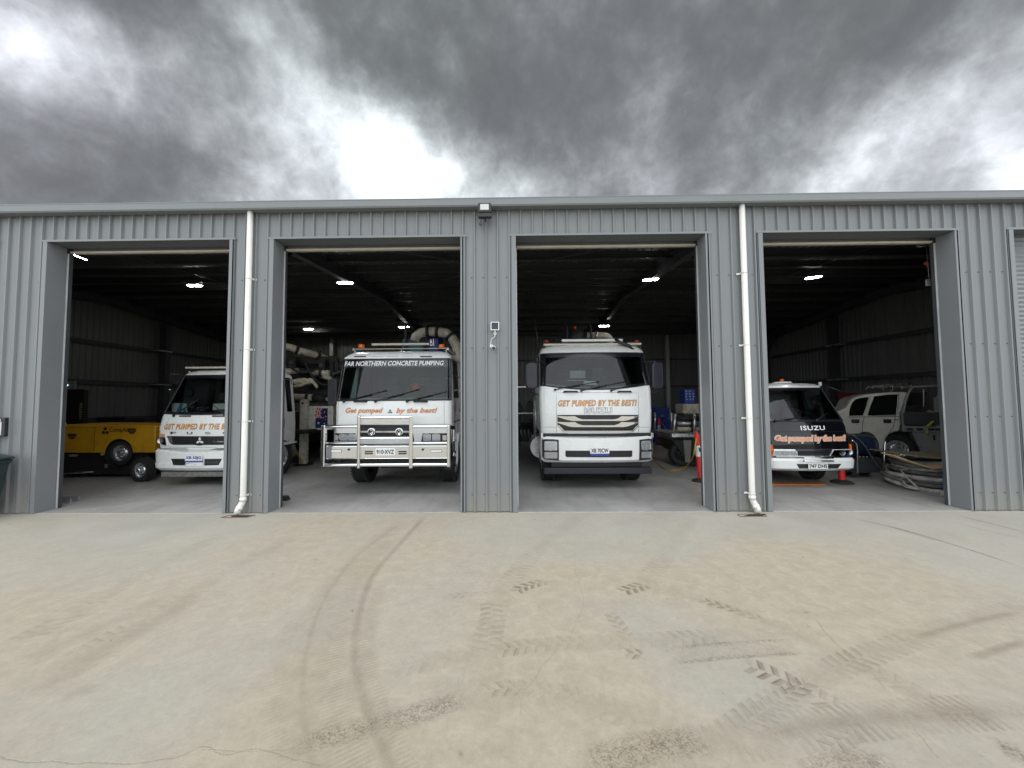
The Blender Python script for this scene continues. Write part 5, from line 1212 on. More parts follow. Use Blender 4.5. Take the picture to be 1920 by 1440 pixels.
    for s in (-1, 1):
        m = MB(); m.tube([(s*.86, .5, zt+.02), (s*1.05, .42, zt+.03), (s*1.12, .40, zt-.05)], .012, 8); m.build('mirror_arm', BLACKP, t)
        if s > 0: m = MB(); m.prism(rrect(1.05, 1.24, zt-.55, zt-.1, .05), .34, .44); m.build('mirror', BLACKP, t, bevel=.02)
    for zx, zy in ((238, 465), (365, 290)):
        p = Q(zx, zy, .3); m = MB(); m.sphere((p[0], .33 if zy > 400 else .5, p[1]), .025, sc=(1, 1, .8)); m.build('marker_lamp', SATIN, t)
    p, q = Q(412, 264, .65), Q(960, 243, .65); m = MB(); m.box(p[0], -p[0]+.2, .6, .7, p[1], q[1]); rb = m.build('light_bar', CREAM, t, bevel=.008)
    m = MB()
    for x in (p[0]+.1, .2, .6): m.tube([(x, .65, zt+.1), (x, .65, p[1])], .015, 8)
    m.build('bar_foot', BLACKP, rb)
    p = Q(478, 230, .65); m = MB(); m.lathe([(.035, 0), (.03, .03), (0, .035)], (p[0], .65, p[1]-.02), 'z', 12); m.build('marker_lamp', BLACKP, t)
    # right side of the crew cab, seen through the second bay
    m = MB(); m.prism(rrect(1.30, 1.38, 1.16, 1.38, .03), .966, .974, 'yz'); m.build('fuel_flap', BLACKP, t)
    m = MB(); m.prism([(1.05, z0-.05), (1.9, z0-.05), (1.9, z0+.0), (1.05, z0+.04)], .93, .99, 'yz'); m.build('sill', WPAINT, t, bevel=.01)
    chassis(t, .5, 8.0, axles=(5.6,), wr=.45, front_x=.84, front_y=1.32, rear_x=.84, front_w=.25, z=.72)
    m = MB(); m.box(-1.0, 1.0, 2.3, 8, .92, 1.02); m.box(-.75, .75, 3.2, 6.6, 1.02, 1.5); m.build('deck', CHASSIS, t, bevel=.02)
    # outrigger leg and flag panel behind the cab; R() reads the second-bay view
    def R(zx, zy, xw): # point on the vertical plane x = xw (world) through the photo point
        d = CW+CR*((520+zx/4-960)/F_PX)-CU*((580+zy/4-720)/F_PX); p = CO+d*((xw-CO.x)/d.x); return Vector((p.x-X, p.y-Yf, p.z))
    def S(zx, zy, y):
        p = at(520+zx/4, 580+zy/4, y); return Vector((p.x-X, p.y-Yf, p.z))
    a, b = S(160, 1160, 4.6), S(218, 690, 4.6)
    m = MB(); m.box(a.x, b.x, a.y, a.y+.16, a.z, b.z); m.prism([(a.x, b.z), (b.x, b.z), (b.x-.04, b.z+.06), (a.x+.04, b.z+.06)], a.y, a.y+.16); lg = m.build('outrigger_leg', WDIRTY, t, bevel=.012)
    m = MB(); c = S(190, 705, 4.59); m.lathe([(.03, -.01), (.03, .004)], c, 'y', 12); m.build('leg_pin', CHASSIS, lg)
    m = MB(); c = S(178, 1090, 4.6); m.tube([S(150, 1060, 4.55), S(165, 1110, 4.5), S(190, 1150, 4.55)], .02, 8); m.build('strap', pmat('yellow_strap', (.5, .33, .02), .7), lg)
    m = MB(); c = (a.x+b.x)/2; m.box(c-.2, c+.2, a.y-.05, a.y+.25, a.z-.06, a.z); m.build('foot_pad', CHASSIS, lg)
    a, b = S(215, 905, 4.8), S(420, 725, 4.8); m = MB(); m.box(a.x, b.x, a.y, a.y+.5, a.z, b.z); pn = m.build('side_locker', WDIRTY, t, bevel=.012)
    a, b = S(285, 890, 4.79), S(378, 742, 4.79); cx = (a.x+b.x)/2; cz = (a.z+b.z)/2
    fg = MB(); fg.box(a.x, b.x, a.y-.002, a.y+.004, a.z, b.z); fo = fg.build('flag_sticker', pmat('flag_blue', (.008, .012, .07), .5), pn)
    fw, fh = b.x-a.x, b.z-a.z; fm = MB(); yq = a.y-.006
    # quarter with crossed red and white bands, turned upright
    qx0, qx1, qz0, qz1 = a.x, a.x+fw*.5, b.z-fh*.5, b.z
    for (p0, p1) in (((qx0, qz0), (qx1, qz1)), ((qx0, qz1), (qx1, qz0)), (((qx0+qx1)/2, qz0), ((qx0+qx1)/2, qz1)), ((qx0, (qz0+qz1)/2), (qx1, (qz0+qz1)/2))):
        fm.bar((p0[0], yq, p0[1]), (p1[0], yq, p1[1]), .002, .035, 0); fm.bar((p0[0], yq-.003, p0[1]), (p1[0], yq-.003, p1[1]), .002, .016, 1)
    def star(x, z, r, n=7):
        pts = []
        for k in range(2*n): aa = math.pi/2+math.pi*k/n; rr = r if k % 2 == 0 else r*.45; pts.append((x+rr*math.cos(aa), z+rr*math.sin(aa)))
        fm.prism(pts, yq-.002, yq+.001)
    star(a.x+fw*.26, a.z+fh*.25, .04)
    for u, v, r in ((.75, .80, .022), (.66, .52, .022), (.86, .58, .022), (.75, .22, .024), (.82, .42, .013)): star(a.x+fw*u, a.z+fh*v, r)
    fm.build('flag_pattern', [INKWHITE, REDM], fo)
    # pump pipes and folded boom seen above and behind
    pipe(t, [S(-60, 250, 5.2), S(45, 277, 5.2), S(100, 285, 5.2), S(150, 305, 5.2), S(300, 345, 5.6), S(385, 380, 6.2), S(450, 408, 6.8)], .105, (3, 4, 5))
    m = MB(); c = S(165, 330, 5.1); m.sphere(c, .05); m.build('pipe_bracket', SATIN, t)
    pipe(t, [S(-60, 470, 4.9), S(70, 465, 5.0), S(160, 462, 5.2)], .09); pipe(t, [S(150, 463, 5.25), S(265, 478, 5.35)], .10, (), CHASSIS, 'hose_sleeve'); pipe(t, [S(385, 480, 5.35), S(470, 484, 5.6)], .10, (), CHASSIS, 'hose_sleeve'); pipe(t, [S(255, 662, 4.95), S(370, 672, 5.05)], .11, (), CHASSIS, 'hose_sleeve'); pipe(t, [S(255, 478, 5.3), S(330, 480, 5.3), S(395, 480, 5.3)], .095, (1,)); pipe(t, [S(320, 500, 5.4), S(400, 520, 5.2)], .06, ())
    pipe(t, [S(130, 658, 4.9), S(230, 660, 4.9), S(265, 662, 4.9)], .10, (1,), CREAMPIPE); pipe(t, [S(360, 672, 5.0), S(425, 678, 5.0)], .06, ())
    m = MB(); r_ = random.Random(4)
    for k in range(14):
        c = S(135+k*8.5, 540+8*math.sin(k*1.3), 4.9); m.sphere(c, .075+.03*r_.random(), sc=(1.2, .9, .8))
    for k in range(4):
        pth = [S(125, 575+k*2, 4.85), S(180, 565+k*3, 4.85), S(240, 545, 4.85), S(270, 540+k*4, 4.85), S(300, 575+k*5, 4.85)]; m.tube(pth, .03, 8)
    m.build('strap_bundle', pmat('cream_strapping', (.55, .50, .38), .85, 0, .2, 20, dirt=(.2, .17, .1), dirt_amt=.5, dirt_scale=14), t)
    m = MB(); a = S(130, 620, 5.1); b = S(420, 580, 5.1); m.box(a.x, b.x, a.y, a.y+.3, a.z-.12, a.z+.05); m.build('boom_arm', CHASSIS, t, bevel=.02); m = MB(); a = S(60, 440, 5.6); b = S(440, 350, 5.6); m.box(a.x, b.x, a.y, a.y+.3, a.z+.1, a.z+.35)
    m.build('boom_arm', CHASSIS, t, bevel=.02)
    m = MB(); a, b = S(70, 700, 5.9), S(450, 420, 5.9); m.box(a.x, b.x, a.y, a.y+.4, a.z, b.z); m.build('boom_housing', CHASSIS, t, bevel=.03)
    for k, (x0, y0, x1, y1, x2, y2) in enumerate(((90, 420, 180, 520, 300, 440), (210, 400, 290, 600, 390, 560), (140, 690, 250, 600, 330, 700))):
        m = MB(); A, B, C_ = S(x0, y0, 5.0), S(x1, y1, 4.9), S(x2, y2, 5.1); m.tube([A*(1-q)**2+B*2*q*(1-q)+C_*q*q for q in [w/12 for w in range(13)]], .035, 8); m.build('hydraulic_hose', RUBBER, t)
    for zx, zy in ((250, 560), (330, 420), (110, 400)):
        m = MB(); a = S(zx, zy, 5.3); m.box(a.x-.10, a.x+.10, a.y, a.y+.15, a.z-.25, a.z+.2); m.lathe([(.07, -.04), (.07, .0)], (a.x, a.y, a.z), 'y', 14, 1); m.build('boom_bracket', [CHASSIS, STEEL], t, bevel=.015)
    m = MB()
    for zx in (402, 440): a = S(zx, 680, 5.5); b = S(zx+12, 390, 5.5); m.box(a.x-.05, a.x+.05, a.y, a.y+.1, a.z-.9, b.z)
    m.build('boom_support', CHASSIS, t)
truck_crew()

# ------------------------------------------------------------------ the black fronted small truck (fourth bay)
def truck_small():
    Yf = 1.5; X, L = frame_of(1526, Yf); Q = lambda zx, zy, dy=0.0: L(1420+zx/4.5, 640+zy/4.5, dy)
    t = thing('small_truck', 'small truck with black front panel and white roof and bumper in the fourth bay', 'truck', (X, Yf, 0))
    zb = Q(480, 672)[1]; zt = Q(480, 392, .36)[1]; z0 = Q(480, 975)[1]
    BL = pmat('black_cab_paint', (.005, .005, .007), .07, 0, .1, 3, rvar=.03)
    lv = [dict(z=z0, hw=.79, yf=.02, rc=.10, bu=.05), dict(z=z0+.12, hw=.805, yf=.0, rc=.10, bu=.05), dict(z=zb-.12, hw=.80, yf=.06, rc=.11, bu=.06), dict(z=zb-.01, hw=.79, yf=.10, rc=.11, bu=.07), dict(z=zb+.03, hw=.785, yf=.12, rc=.11, bu=.07), dict(z=zt-.05, hw=.705, yf=.46, rc=.12, bu=.08), dict(z=zt, hw=.695, yf=.485, rc=.12, bu=.08)]
    shell(t, 'cab', lv, FX, [.54, .66, 1.22, 1.30], 1.45, BL, windows=(('front', 3, 6, 0, 7), ('side', 3, 6, 10, 11)), frit=((3, 4, 0, 9), (5, 6, 0, 9)), cap_top=False)
    sf = surf_of(lv, FX)
    rl = [dict(z=zt+.001, hw=.70, yf=.48, rc=.12, bu=.08), dict(z=zt+.04, hw=.695, yf=.49, rc=.13, bu=.08), dict(z=zt+.09, hw=.66, yf=.58, rc=.15, bu=.08), dict(z=zt+.115, hw=.58, yf=.72, rc=.15, bu=.06)]
    shell(t, 'cab_roof', rl, FX, [.7, .9], 1.46, WPAINT)
    lining(t, .73, .2, 1.4, .55, zb-.02, zt+.02, (-.55, .55, zb+.1, zt-.12)); seats(t, (-.4, .36), 1.05, .95, zb+.22, .42); steering(t, (.32, .55, zb+.05), .18)
    m = MB(); m.tube([Q(475, 600, .9)[:1]+(.9,)+Q(475, 600, .9)[1:], Q(478, 430, .9)[:1]+(.9,)+Q(478, 430, .9)[1:]], .012, 8); m.build('cab_rail', SATIN, t)
    m = MB(); m.prism([Q(130, 470, .3), Q(215, 430, .3), Q(215, 520, .3), Q(130, 560, .3)], .80, .81); m.build('seat_paper', pmat('yellowed_paper', (.40, .42, .30), .7), t)
    seam(t, [[Q(165, 690), Q(165, 765), Q(770, 765)]], sf, .003)
    c = Q(470, 731, .05); text_mesh('maker_lettering', 'ISUZU', INKWHITE, t, Q(573, 0)[0]-Q(368, 0)[0], .088, (c[0], 0, c[1]), surf=lambda x, z: sf(x, z)-.006, spacing=1.08, bold=.02)
    c = Q(472, 826); text_mesh('front_lettering', 'Get pumped by the best!', FLAME3, t, Q(772, 0)[0]-Q(172, 0)[0], .150, (c[0], 0, c[1]), shear=.2, surf=lambda x, z: sf(x, z)-.006, bold=.025, outline=(.055, pmat('pale_lettering_edge', (.62, .58, .52), .4)), spacing=.9)
    # lamps, grille
    for s in (-1, 1):
        f = lambda zx: zx if s < 0 else 2*478-zx
        pts = [Q(f(152), 912), Q(f(318), 912), Q(f(345), 968), Q(f(152), 970)]
        h = headlamp(t, pts, sf, .02, [(Q(f(205), 0)[0], Q(0, 943)[1], .05), (Q(f(275), 0)[0], Q(0, 943)[1], .052)], bezel=LAMP)
        q = MB(); q.prism([Q(f(156), 916), Q(f(314), 916), Q(f(336), 964), Q(f(156), 966)], -.036, -.028, surf=sf); q.build('lens', CLEAR, h)
        q = MB(); q.prism([Q(f(104), 875), Q(f(148), 875), Q(f(150), 970), Q(f(108), 960)], -.012, .02, surf=sf); q.build('indicator', ORANGE, h)
    m = MB(); m.prism([Q(330, 908), Q(632, 908), Q(622, 965), Q(345, 965)], -.006, .02, surf=sf); g = m.build('grille', BLACKP, t)
    q = MB()
    for zy in (918, 936, 952): q.prism([Q(335, zy-4), Q(628, zy-4), Q(628, zy+3), Q(335, zy+3)], -.02, -.005, surf=sf)
    q.build('grille_slat', BLACKG, g)
    q = MB(); q.prism([Q(105, 968), Q(812, 962), Q(812, 976), Q(105, 982)], -.045, .0, surf=sf); q.build('chrome_strip', CHROME, t)
    b0, b1 = Q(478, 1092)[1], Q(478, 985)[1]
    bl = [dict(z=b0, hw=.78, yf=.0, rc=.10, bu=.06), dict(z=b0+.05, hw=.83, yf=-.07, rc=.13, bu=.06), dict(z=b1-.05, hw=.845, yf=-.08, rc=.13, bu=.06), dict(z=b1, hw=.83, yf=-.05, rc=.13, bu=.06)]
    bs = surf_of(bl, FX); shell(t, 'bumper', bl, FX, [.3, .4], .5, WPAINT)
    m = MB(); m.prism([Q(312, 1030), Q(690, 1030), Q(660, 1068), Q(335, 1068)], -.006, .02, surf=bs); m.build('bumper_slot', BLACKP, t)
    m = MB(); a, b = Q(395, 1012, -.16), Q(655, 985, -.16)
    for z in (a[1], b[1]): m.tube([(a[0], -.13, z), (a[0]+.03, -.15, z), (b[0]-.03, -.15, z), (b[0], -.13, z)], .016, 10)
    for x in (a[0]+.02, b[0]-.02): m.tube([(x, -.14, a[1]), (x, -.14, b[1])], .012, 8)
    m.build('nudge_rail', CHROME, t)
    plate(t, Q(512, 1053, -.1), .375, .105, '747 DH5', -.098)
    for b_, e_ in ((Q(190, 680), Q(360, 652)), (Q(520, 680), Q(590, 640))): wiper(t, (b_[0], b_[1]+.02), (e_[0], e_[1]), sf, .40)
    p = Q(215, 335, .75); m = MB(); m.lathe([(.19, 0), (.17, .035), (.05, .045), (0, .045)], (p[0], .78, zt+.11), 'z', 24); m.build('roof_hatch', WPAINT, t, smooth=40)
    m = MB(); m.lathe([(.045, 0), (.04, .05), (0, .055)], (p[0], .78, zt+.155), 'z', 14); m.build('beacon', ORANGE, t)
    for s in (1, -1):
        m = MB(); m.tube([(s*.70, .5, zt+.03), (s*.86, .42, zt-.04), (s*1.0, .40, zt-.12)], .012, 8); mm = m.build('mirror_arm', BLACKP, t)
    m = MB(); m.box(.66, .70, .62, .66, zt+.05, zt+.13); m.build('rack_foot', PVC, t)
    chassis(t, .5, 3.6, axles=(3.0,), wr=.36, front_x=.66, front_y=1.0, rear_x=.64, front_w=.19, z=.55, hw=.35)
    m = MB(); m.box(-.80, .80, 1.6, 3.6, .80, .86); m.box(-.80, .80, 1.6, 1.64, .86, 1.5); m.build('tray', STEEL, t, bevel=.01)
truck_small()
# ------------------------------------------------------------------ pale grey ute behind the black fronted truck
def ute():
    Yf = 4.3; O = at(1690, 880, Yf); X = O.x; TH = math.radians(31)   # parked at an angle, nose towards the rear wall
    U_, N_ = Vector((math.cos(TH), -math.sin(TH), 0)), Vector((math.sin(TH), math.cos(TH), 0)); O0 = Vector((X, Yf, 0))
    def Q(zx, zy, dy=0.0):
        d = CW+CR*((1420+zx/4.5-960)/F_PX)-CU*((640+zy/4.5-720)/F_PX); k = ((O0+N_*dy-CO).dot(N_))/d.dot(N_); p = CO+d*k
        return ((p-O0).dot(U_), p.z)
    t = thing('tray_ute', 'pale four door ute with dark windows and a grey steel tray', 'ute', (X, Yf, 0), rot=(0, 0, -TH))
    UP = pmat('pale_ute_paint', (.78, .76, .69), .3, 0, .03, 3, coat=.5)
    out = [(330, 700), (350, 660), (470, 615), (690, 588), (755, 560), (790, 495), (840, 468), (910, 450), (1000, 437), (1120, 430), (1240, 428), (1282, 432), (1262, 480), (1232, 560), (1213, 600), (1216, 700), (1206, 760), (1150, 770), (1112, 790), (1088, 825), (1076, 870), (1072, 920), (800, 920), (790, 850), (740, 850), (690, 815), (620, 800), (550, 815), (505, 860), (495, 900), (340, 890)]
    P = [Q(*p) for p in out]
    m = MB(); m.prism(P, .02, 1.75); b = m.build('body', UP, t, bevel=.05, seg=3, smooth=40)
    for o_ in ([(772, 605), (780, 560), (800, 515), (826, 488), (870, 476), (944, 468), (918, 560), (893, 627), (776, 631)], [(930, 627), (955, 540), (985, 462), (1090, 450), (1188, 446), (1183, 540), (1170, 622)]):
        m = MB(); m.prism([Q(*p) for p in o_], .004, .03); w = m.build('side_window', DARKGLASS if 0 else pmat('black_tinted_glass', (.006, .007, .008), .04, 0, .1, 3, spec=.6), t)
        k = MB(); k.tube([(Q(*p)[0], .012, Q(*p)[1]) for p in o_], .012, 6, closed=True); k.build('window_trim', SATIN if len(o_) < 8 else UP, w)
    m = MB()
    for ln in ([(905, 632), (888, 700), (885, 800), (900, 900)], [(1195, 440), (1188, 560), (1165, 640), (1150, 720), (1110, 775)]): m.tube([(Q(*p)[0], .018, Q(*p)[1]) for p in ln], .006, 5)
    m.tube([(Q(760, 640)[0], .018, Q(760, 640)[1]), (Q(1205, 634)[0], .018, Q(1205, 634)[1])], .006, 5); m.build('door_gap', CHASSIS, b)
    for zx in (828, 1098):
        a, c = Q(zx-34, 690), Q(zx+34, 662); m = MB(); m.prism(rrect(a[0], c[0], a[1], c[1], .03), .0, .03); h = m.build('door_handle', BLACKP, t, bevel=.006)
        m = MB(); m.tube([(a[0]-.03, -.01, c[1]+.01), ((a[0]+c[0])/2, -.03, c[1]+.012), (c[0], -.01, c[1]+.005)], .011, 8); m.build('handle_grip', CHROME, h)
    a = Q(1150, 662); m = MB(); m.box(a[0], a[0]+.10, .0, .02, a[1]-.012, a[1]+.012); m.build('badge', CHROME, t)
    for zx in (600, 1195):
        c = Q(zx, 940); m = wheel(t, c[0], .30, .40, .27, -1, rim=.23, z=.40); m.rotation_euler = (0, 0, math.radians(90))
        m = wheel(t, c[0], 1.5, .40, .27, -1, rim=.23, z=.40); m.rotation_euler = (0, 0, math.radians(90))
    m = MB(); c0 = Q(1110, 840); c1 = Q(1600, 840); m.box(c0[0], c1[0], .4, 1.4, .45, .85); m.build('chassis_frame', CHASSIS, t)
    # roof rack
    m = MB()
    for dy in (.1, .9, 1.6): 
        m.tube([(Q(1040, 412)[0], dy, Q(0, 412)[1]), (Q(1062, 392)[0], dy, Q(0, 392)[1]), (Q(1300, 382)[0], dy, Q(0, 382)[1])], .018, 8)
    for zx in (1050, 1130, 1210, 1290): m.tube([(Q(zx, 0)[0], .1, Q(0, 400)[1]), (Q(zx, 0)[0], 1.6, Q(0, 400)[1])], .014, 6); m.tube([(Q(zx, 0)[0], .1, Q(0, 430)[1]), (Q(zx, 0)[0], .1, Q(0, 392)[1])], .012, 6)
    m.build('roof_rack', SATIN, t)
    # headboard and tray
    GR = pmat('grey_tray_steel', (.30, .31, .31), .45, .3, .1, 5); AL = SATIN
    m = MB(); p = [Q(1240, 600), Q(1262, 500), Q(1290, 420), Q(1320, 385), Q(1600, 372)]
    for dy in (.06, 1.7): m.tube([(a[0], dy, a[1]) for a in p], .028, 10)
    for q in (p[1], p[3], p[4]): m.tube([(q[0], .06, q[1]), (q[0], 1.7, q[1])], .024, 8)
    for zx in (1240, 1530): a, c = Q(zx, 730), Q(zx, 470); m.box(a[0]-.035, a[0]+.035, .05, .12, a[1], c[1]+(0 if zx > 1300 else -.25))
    a, c = Q(1525, 480), Q(1600, 395); m.bar((a[0], .09, a[1]), (c[0], .09, c[1]), .06, .05)
    m.build('headboard', GR, t, smooth=40)
    m = MB(); m.prism([Q(1318, 432), Q(1550, 424), Q(1530, 470), Q(1515, 545), Q(1300, 548)], .9, .92); m.build('rear_screen', pmat('black_mesh', (.01, .01, .01), .6), t)
    m = MB(); a, c = Q(1403, 550, .3), Q(1403, 402, .3); m.tube([(a[0], .3, a[1]), (c[0], .3, c[1])], .012, 8); m.build('whip_aerial', PVC, t)
    m = MB(); a, c = Q(1240, 705), Q(1420, 598); m.box(a[0], c[0]+.9, .04, .07, a[1], c[1]); m.build('side_panel', STEEL, t, bevel=.008)
    m = MB(); a, c = Q(1222, 762), Q(1640, 722); m.box(a[0], c[0], .0, 1.75, a[1], c[1]); tr = m.build('tray', GR, t, bevel=.012)
    m = MB()
    for zx in (1260, 1345, 1440, 1500, 1555): a, c = Q(zx, 752), Q(zx+55, 734); m.prism(rrect(a[0], c[0], a[1], c[1], .01), -.004, .004)
    m.build('tray_slot', CHASSIS, tr)
    m = MB(); m.prism([Q(1305, 768), Q(1640, 768), Q(1640, 925), Q(1395, 940)], .02, .6); tb = m.build('toolbox', GR, t, bevel=.012)
    m = MB(); a, c = Q(1310, 768), Q(1392, 945); m.bar((a[0], .0, a[1]), (c[0], .0, c[1]), .05, .035); a, c = Q(1395, 938), Q(1640, 922); m.bar((a[0], .01, a[1]), (c[0], .01, c[1]), .03, .03); m.build('toolbox_edge', AL, tb)
    m = MB(); a, c = Q(1487, 835), Q(1502, 790); m.prism(rrect(a[0], c[0], a[1], c[1], .01), .01, .022); m.build('toolbox_latch', BLACKP, tb)
    m = MB(); m.tube([(Q(1425, 722)[0], -.01, Q(1425, 722)[1]), (Q(1460, 695)[0], -.02, Q(1460, 695)[1]), (Q(1505, 665)[0], .1, Q(1505, 665)[1]), (Q(1515, 640)[0], .2, Q(1515, 640)[1])], .028, 8); m.tube([(Q(1430, 750)[0], -.02, Q(0, 750)[1]), (Q(1428, 715)[0], -.03, Q(0, 715)[1])], .03, 8); m.build('strap', pmat('green_yellow_strap', (.45, .42, .05), .7), t)
    m = MB(); c = Q(1492, 622); m.obox((c[0], .25, c[1]), (.17, .14, .2), (0, .5, 0)); tag(m.build('timber_block', pmat('raw_timber', (.45, .31, .17), .75, 0, .15, 12), None, loc=(X, Yf, 0), rot=(0, 0, -TH), bevel=.01), 'small tan timber block strapped on the ute tray', 'timber block')
ute()

# ------------------------------------------------------------------ yellow compressor and forklift in the first bay
def compressor():
    Yf = 2.9; O = at(200, 850, Yf); X = O.x; Q = lambda x, y, dy=0.0: (lambda p: (p.x-X, p.z))(at(x, y, Yf+dy))
    t = thing('air_compressor', 'yellow trailer air compressor with black base and a wheel in its side', 'compressor', (X, Yf, 0))
    c = Q(222, 850); R = .335; a0 = Q(290, 849); l0 = Q(95, 849)
    arcp = [(c[0]+R*math.cos(math.radians(a)), max(a0[1], c[1]+R*math.sin(math.radians(a)))) for a in range(0, 181, 15)]
    pts = [l0, Q(95, 797), (a0[0], Q(290, 799)[1]), a0]+arcp
    m = MB(); m.prism(pts, 0, 1.35); b = m.build('body', YELLOW, t, bevel=.02, smooth=40)
    m = MB(); m.prism([Q(104, 797), Q(104, 770), Q(111, 775), Q(120, 797)], .02, .07); m.build('lifting_frame', YELLOW, t, bevel=.01)
    p = Q(178, 800); q = Q(178, 848); m = MB(); m.box(p[0]-.004, p[0]+.004, -.003, .004, q[1], p[1]); m.build('panel_gap', CHASSIS, b)
    m = MB(); p, q = Q(119, 798.5), Q(289, 799.5); m.box(p[0], q[0], -.02, 1.37, q[1]-.005, q[1]+.022); m.build('lid_edge', YELLOW, b, bevel=.006)
    m = MB(); p, q = Q(108, 890, .1), Q(276, 849, .1); m.box(p[0]-.3, q[0], .10, 1.3, p[1], q[1]-.005); m.box(q[0]-1.3, q[0]+.1, .2, .32, .28, .38); m.build('base', CHASSIS, t, bevel=.015)
    m = MB(); m.lathe([(0, .34), (.32, .34), (.333, .003)], (c[0], 0, c[1]), 'y', 30, cap=False); m.build('wheel_recess', CHASSIS, t)
    w = wheel(t, c[0], .12, .285, .19, -1, rim=.185, z=c[1]+.005, rimmat=SATIN); w.rotation_euler = (0, 0, math.radians(90))
    cg = Q(261, 884, -.45); w = wheel(t, cg[0], -.36, .265, .18, -1, rim=.165, z=.265, rimmat=SATIN); w.rotation_euler = (0, 0, math.radians(78))
    m = MB(); m.tube([(cg[0], -.3, .265), (cg[0]-.1, .2, .33)], .04, 10); m.build('axle', CHASSIS, t)
    x0, x1 = Q(205, 807)[0], Q(243, 807)[0]; z = Q(222, 807)[1]
    text_mesh('maker_lettering', 'CompAir', INKBLACK, b, x1-x0, .14, ((x0+x1)/2, -.001, z), bold=.02)
    m = MB()
    for zx, zy in ((194, 811), (201, 811), (197.5, 804)): p = Q(zx, zy); m.lathe([(.04, -.004), (.04, .0)], (p[0], 0, p[1]), 'y', 14)
    m.build('emblem', INKBLACK, b)
    for zx, zy in ((135, 818), (247.5, 808)):
        p = Q(zx, zy); m = MB(); m.prism([(p[0]-.105, p[1]+.06), (p[0]+.105, p[1]+.06), (p[0]+.10, p[1]+.02)]+[(p[0]+.09*math.cos(a), p[1]-.07*abs(math.sin(a))) for a in [-.25, -.7, -1.2, -1.57, -1.95, -2.4, -2.9]]+[(p[0]-.10, p[1]+.02)], -.004, .002); s = m.build('round_badge', pmat('dark_badge', (.04, .018, .012), .4), b)
        m = MB(); m.box(p[0]-.07, p[0]+.07, -.006, -.003, p[1]+.004, p[1]+.010); m.box(p[0]-.05, p[0]+.05, -.006, -.003, p[1]-.022, p[1]-.014); m.build('badge_strip', YELLOW, s)
    p = Q(186, 852); m = MB(); m.lathe([(.035, .06), (.035, .09), (.02, .11)], (p[0], 0, p[1]), 'y', 14); m.build('cap', pmat('pale_cap', (.5, .5, .46), .5), t)
    p = Q(193, 874); m = MB(); m.box(p[0]-.015, p[0]+.015, .05, .1, p[1]-.05, p[1]+.04); m.build('latch', SATIN, t)
    p = Q(129, 855); m = MB(); m.box(p[0]-.1, p[0]+.1, .088, .1, p[1]-.025, p[1]+.025); m.build('data_plate', pmat('grey_data_plate', (.3, .3, .28), .5), t)
    m = MB(); p, q = Q(110, 889, .05), Q(150, 886, .05); m.tube([(p[0], .06, p[1]), (q[0]+.3, .06, q[1]+.01)], .018, 8); m.build('base_rail', SATIN, t)
    m = MB()
    for x in (-1.1, .6): m.box(x-.06, x+.06, .3, .42, .004, Q(0, 885)[1])
    m.build('stand_leg', CHASSIS, t)
compressor()
def forklift():
    Yf = 5.0; O = at(136, 800, Yf); X = O.x; Q = lambda x, y, dy=0.0: (lambda p: (p.x-X, p.z))(at(x, y, Yf+dy))
    t = thing('forklift', 'black forklift with pale vertical lettering standing behind the yellow compressor', 'forklift', (X, Yf, 0))
    p, q = Q(112, 800), Q(159, 731); FB = pmat('forklift_black', (.012, .012, .012), .45, 0, .2, 6)
    m = MB(); m.prism([(p[0]-.5, .35), (q[0], .35), (q[0], q[1]), (q[0]-.1, q[1]+.02), (p[0]-.5, q[1]+.02)], 0, .12); m.build('mast', FB, t, bevel=.02)
    m = MB(); m.box(p[0]-.45, q[0]-.05, .12, 1.9, .35, 1.1); m.box(p[0]-.4, q[0]-.1, 1.3, 2.0, 1.1, 1.35); m.build('body', FB, t, bevel=.05)
    c = Q(152, 770); text_mesh('mast_lettering', 'HYSTER', pmat('faded_lettering', (.34, .31, .16), .5), t, .50, .085, (c[0], -.004, c[1]), vertical=True, bold=.02)
    m = MB(); a, b = Q(114, 743), Q(121, 735); m.box(a[0], b[0], -.02, 0, a[1]-.06, b[1]); m.build('notice', pmat('dim_notice', (.28, .24, .2), .6), t)
    m = MB(); a, b = Q(114, 730), Q(136, 714); m.box(a[0], b[0], .05, .1, a[1], b[1]); cp = m.build('control_panel', pmat('panel_grey', (.2, .2, .2), .5), t)
    m = MB(); c = Q(122.5, 722); m.sphere((c[0], .045, c[1]), .024); m.build('status_lamp', emat('blue_white_led', (.5, .8, 1), 4), cp)
    for s in (-1, 1):
        wheel(t, s*.42-.15, .35, .34, .22, s, rim=.2, rimmat=CHASSIS); wheel(t, s*.42-.15, 1.6, .26, .2, s, rim=.15, rimmat=CHASSIS)
forklift()

# ------------------------------------------------------------------ bollards, hoses and loose gear
def bollard(x, y, label, lean=0.0, h=1.08):
    t = thing('traffic_bollard', label, 'bollard', (x, y, .004), 'red and white traffic bollards', rot=(0, math.radians(lean), 0))
    m = MB(); m.lathe([(.0, 0), (.20, 0), (.205, .02), (.16, .05), (.07, .07), (.055, .09)], (0, 0, 0), 'z', 8); m.build('base', RUBBER, t)
    m = MB(); m.lathe([(.062, .07), (.052, h-.12), (.05, h-.08), (.03, h-.05), (.035, h-.02), (.03, h), (0, h)], (0, 0, 0), 'z', 20); m.build('post', REDM, t, smooth=40)
    m = MB(); m.lathe([(.0615, h*.50), (.0585, h*.72)], (0, 0, 0), 'z', 20, cap=False); m.build('white_band', WHITEP, t)
    m = MB(); m.box(-.012, .012, -.068, -.056, h*.60, h*.68); m.build('band_mark', INKBLACK, t)
P = on_ground(1315, 903); bollard(P.x, P.y, 'leaning red and white bollard half hidden behind the pier with the right downpipe', -4)
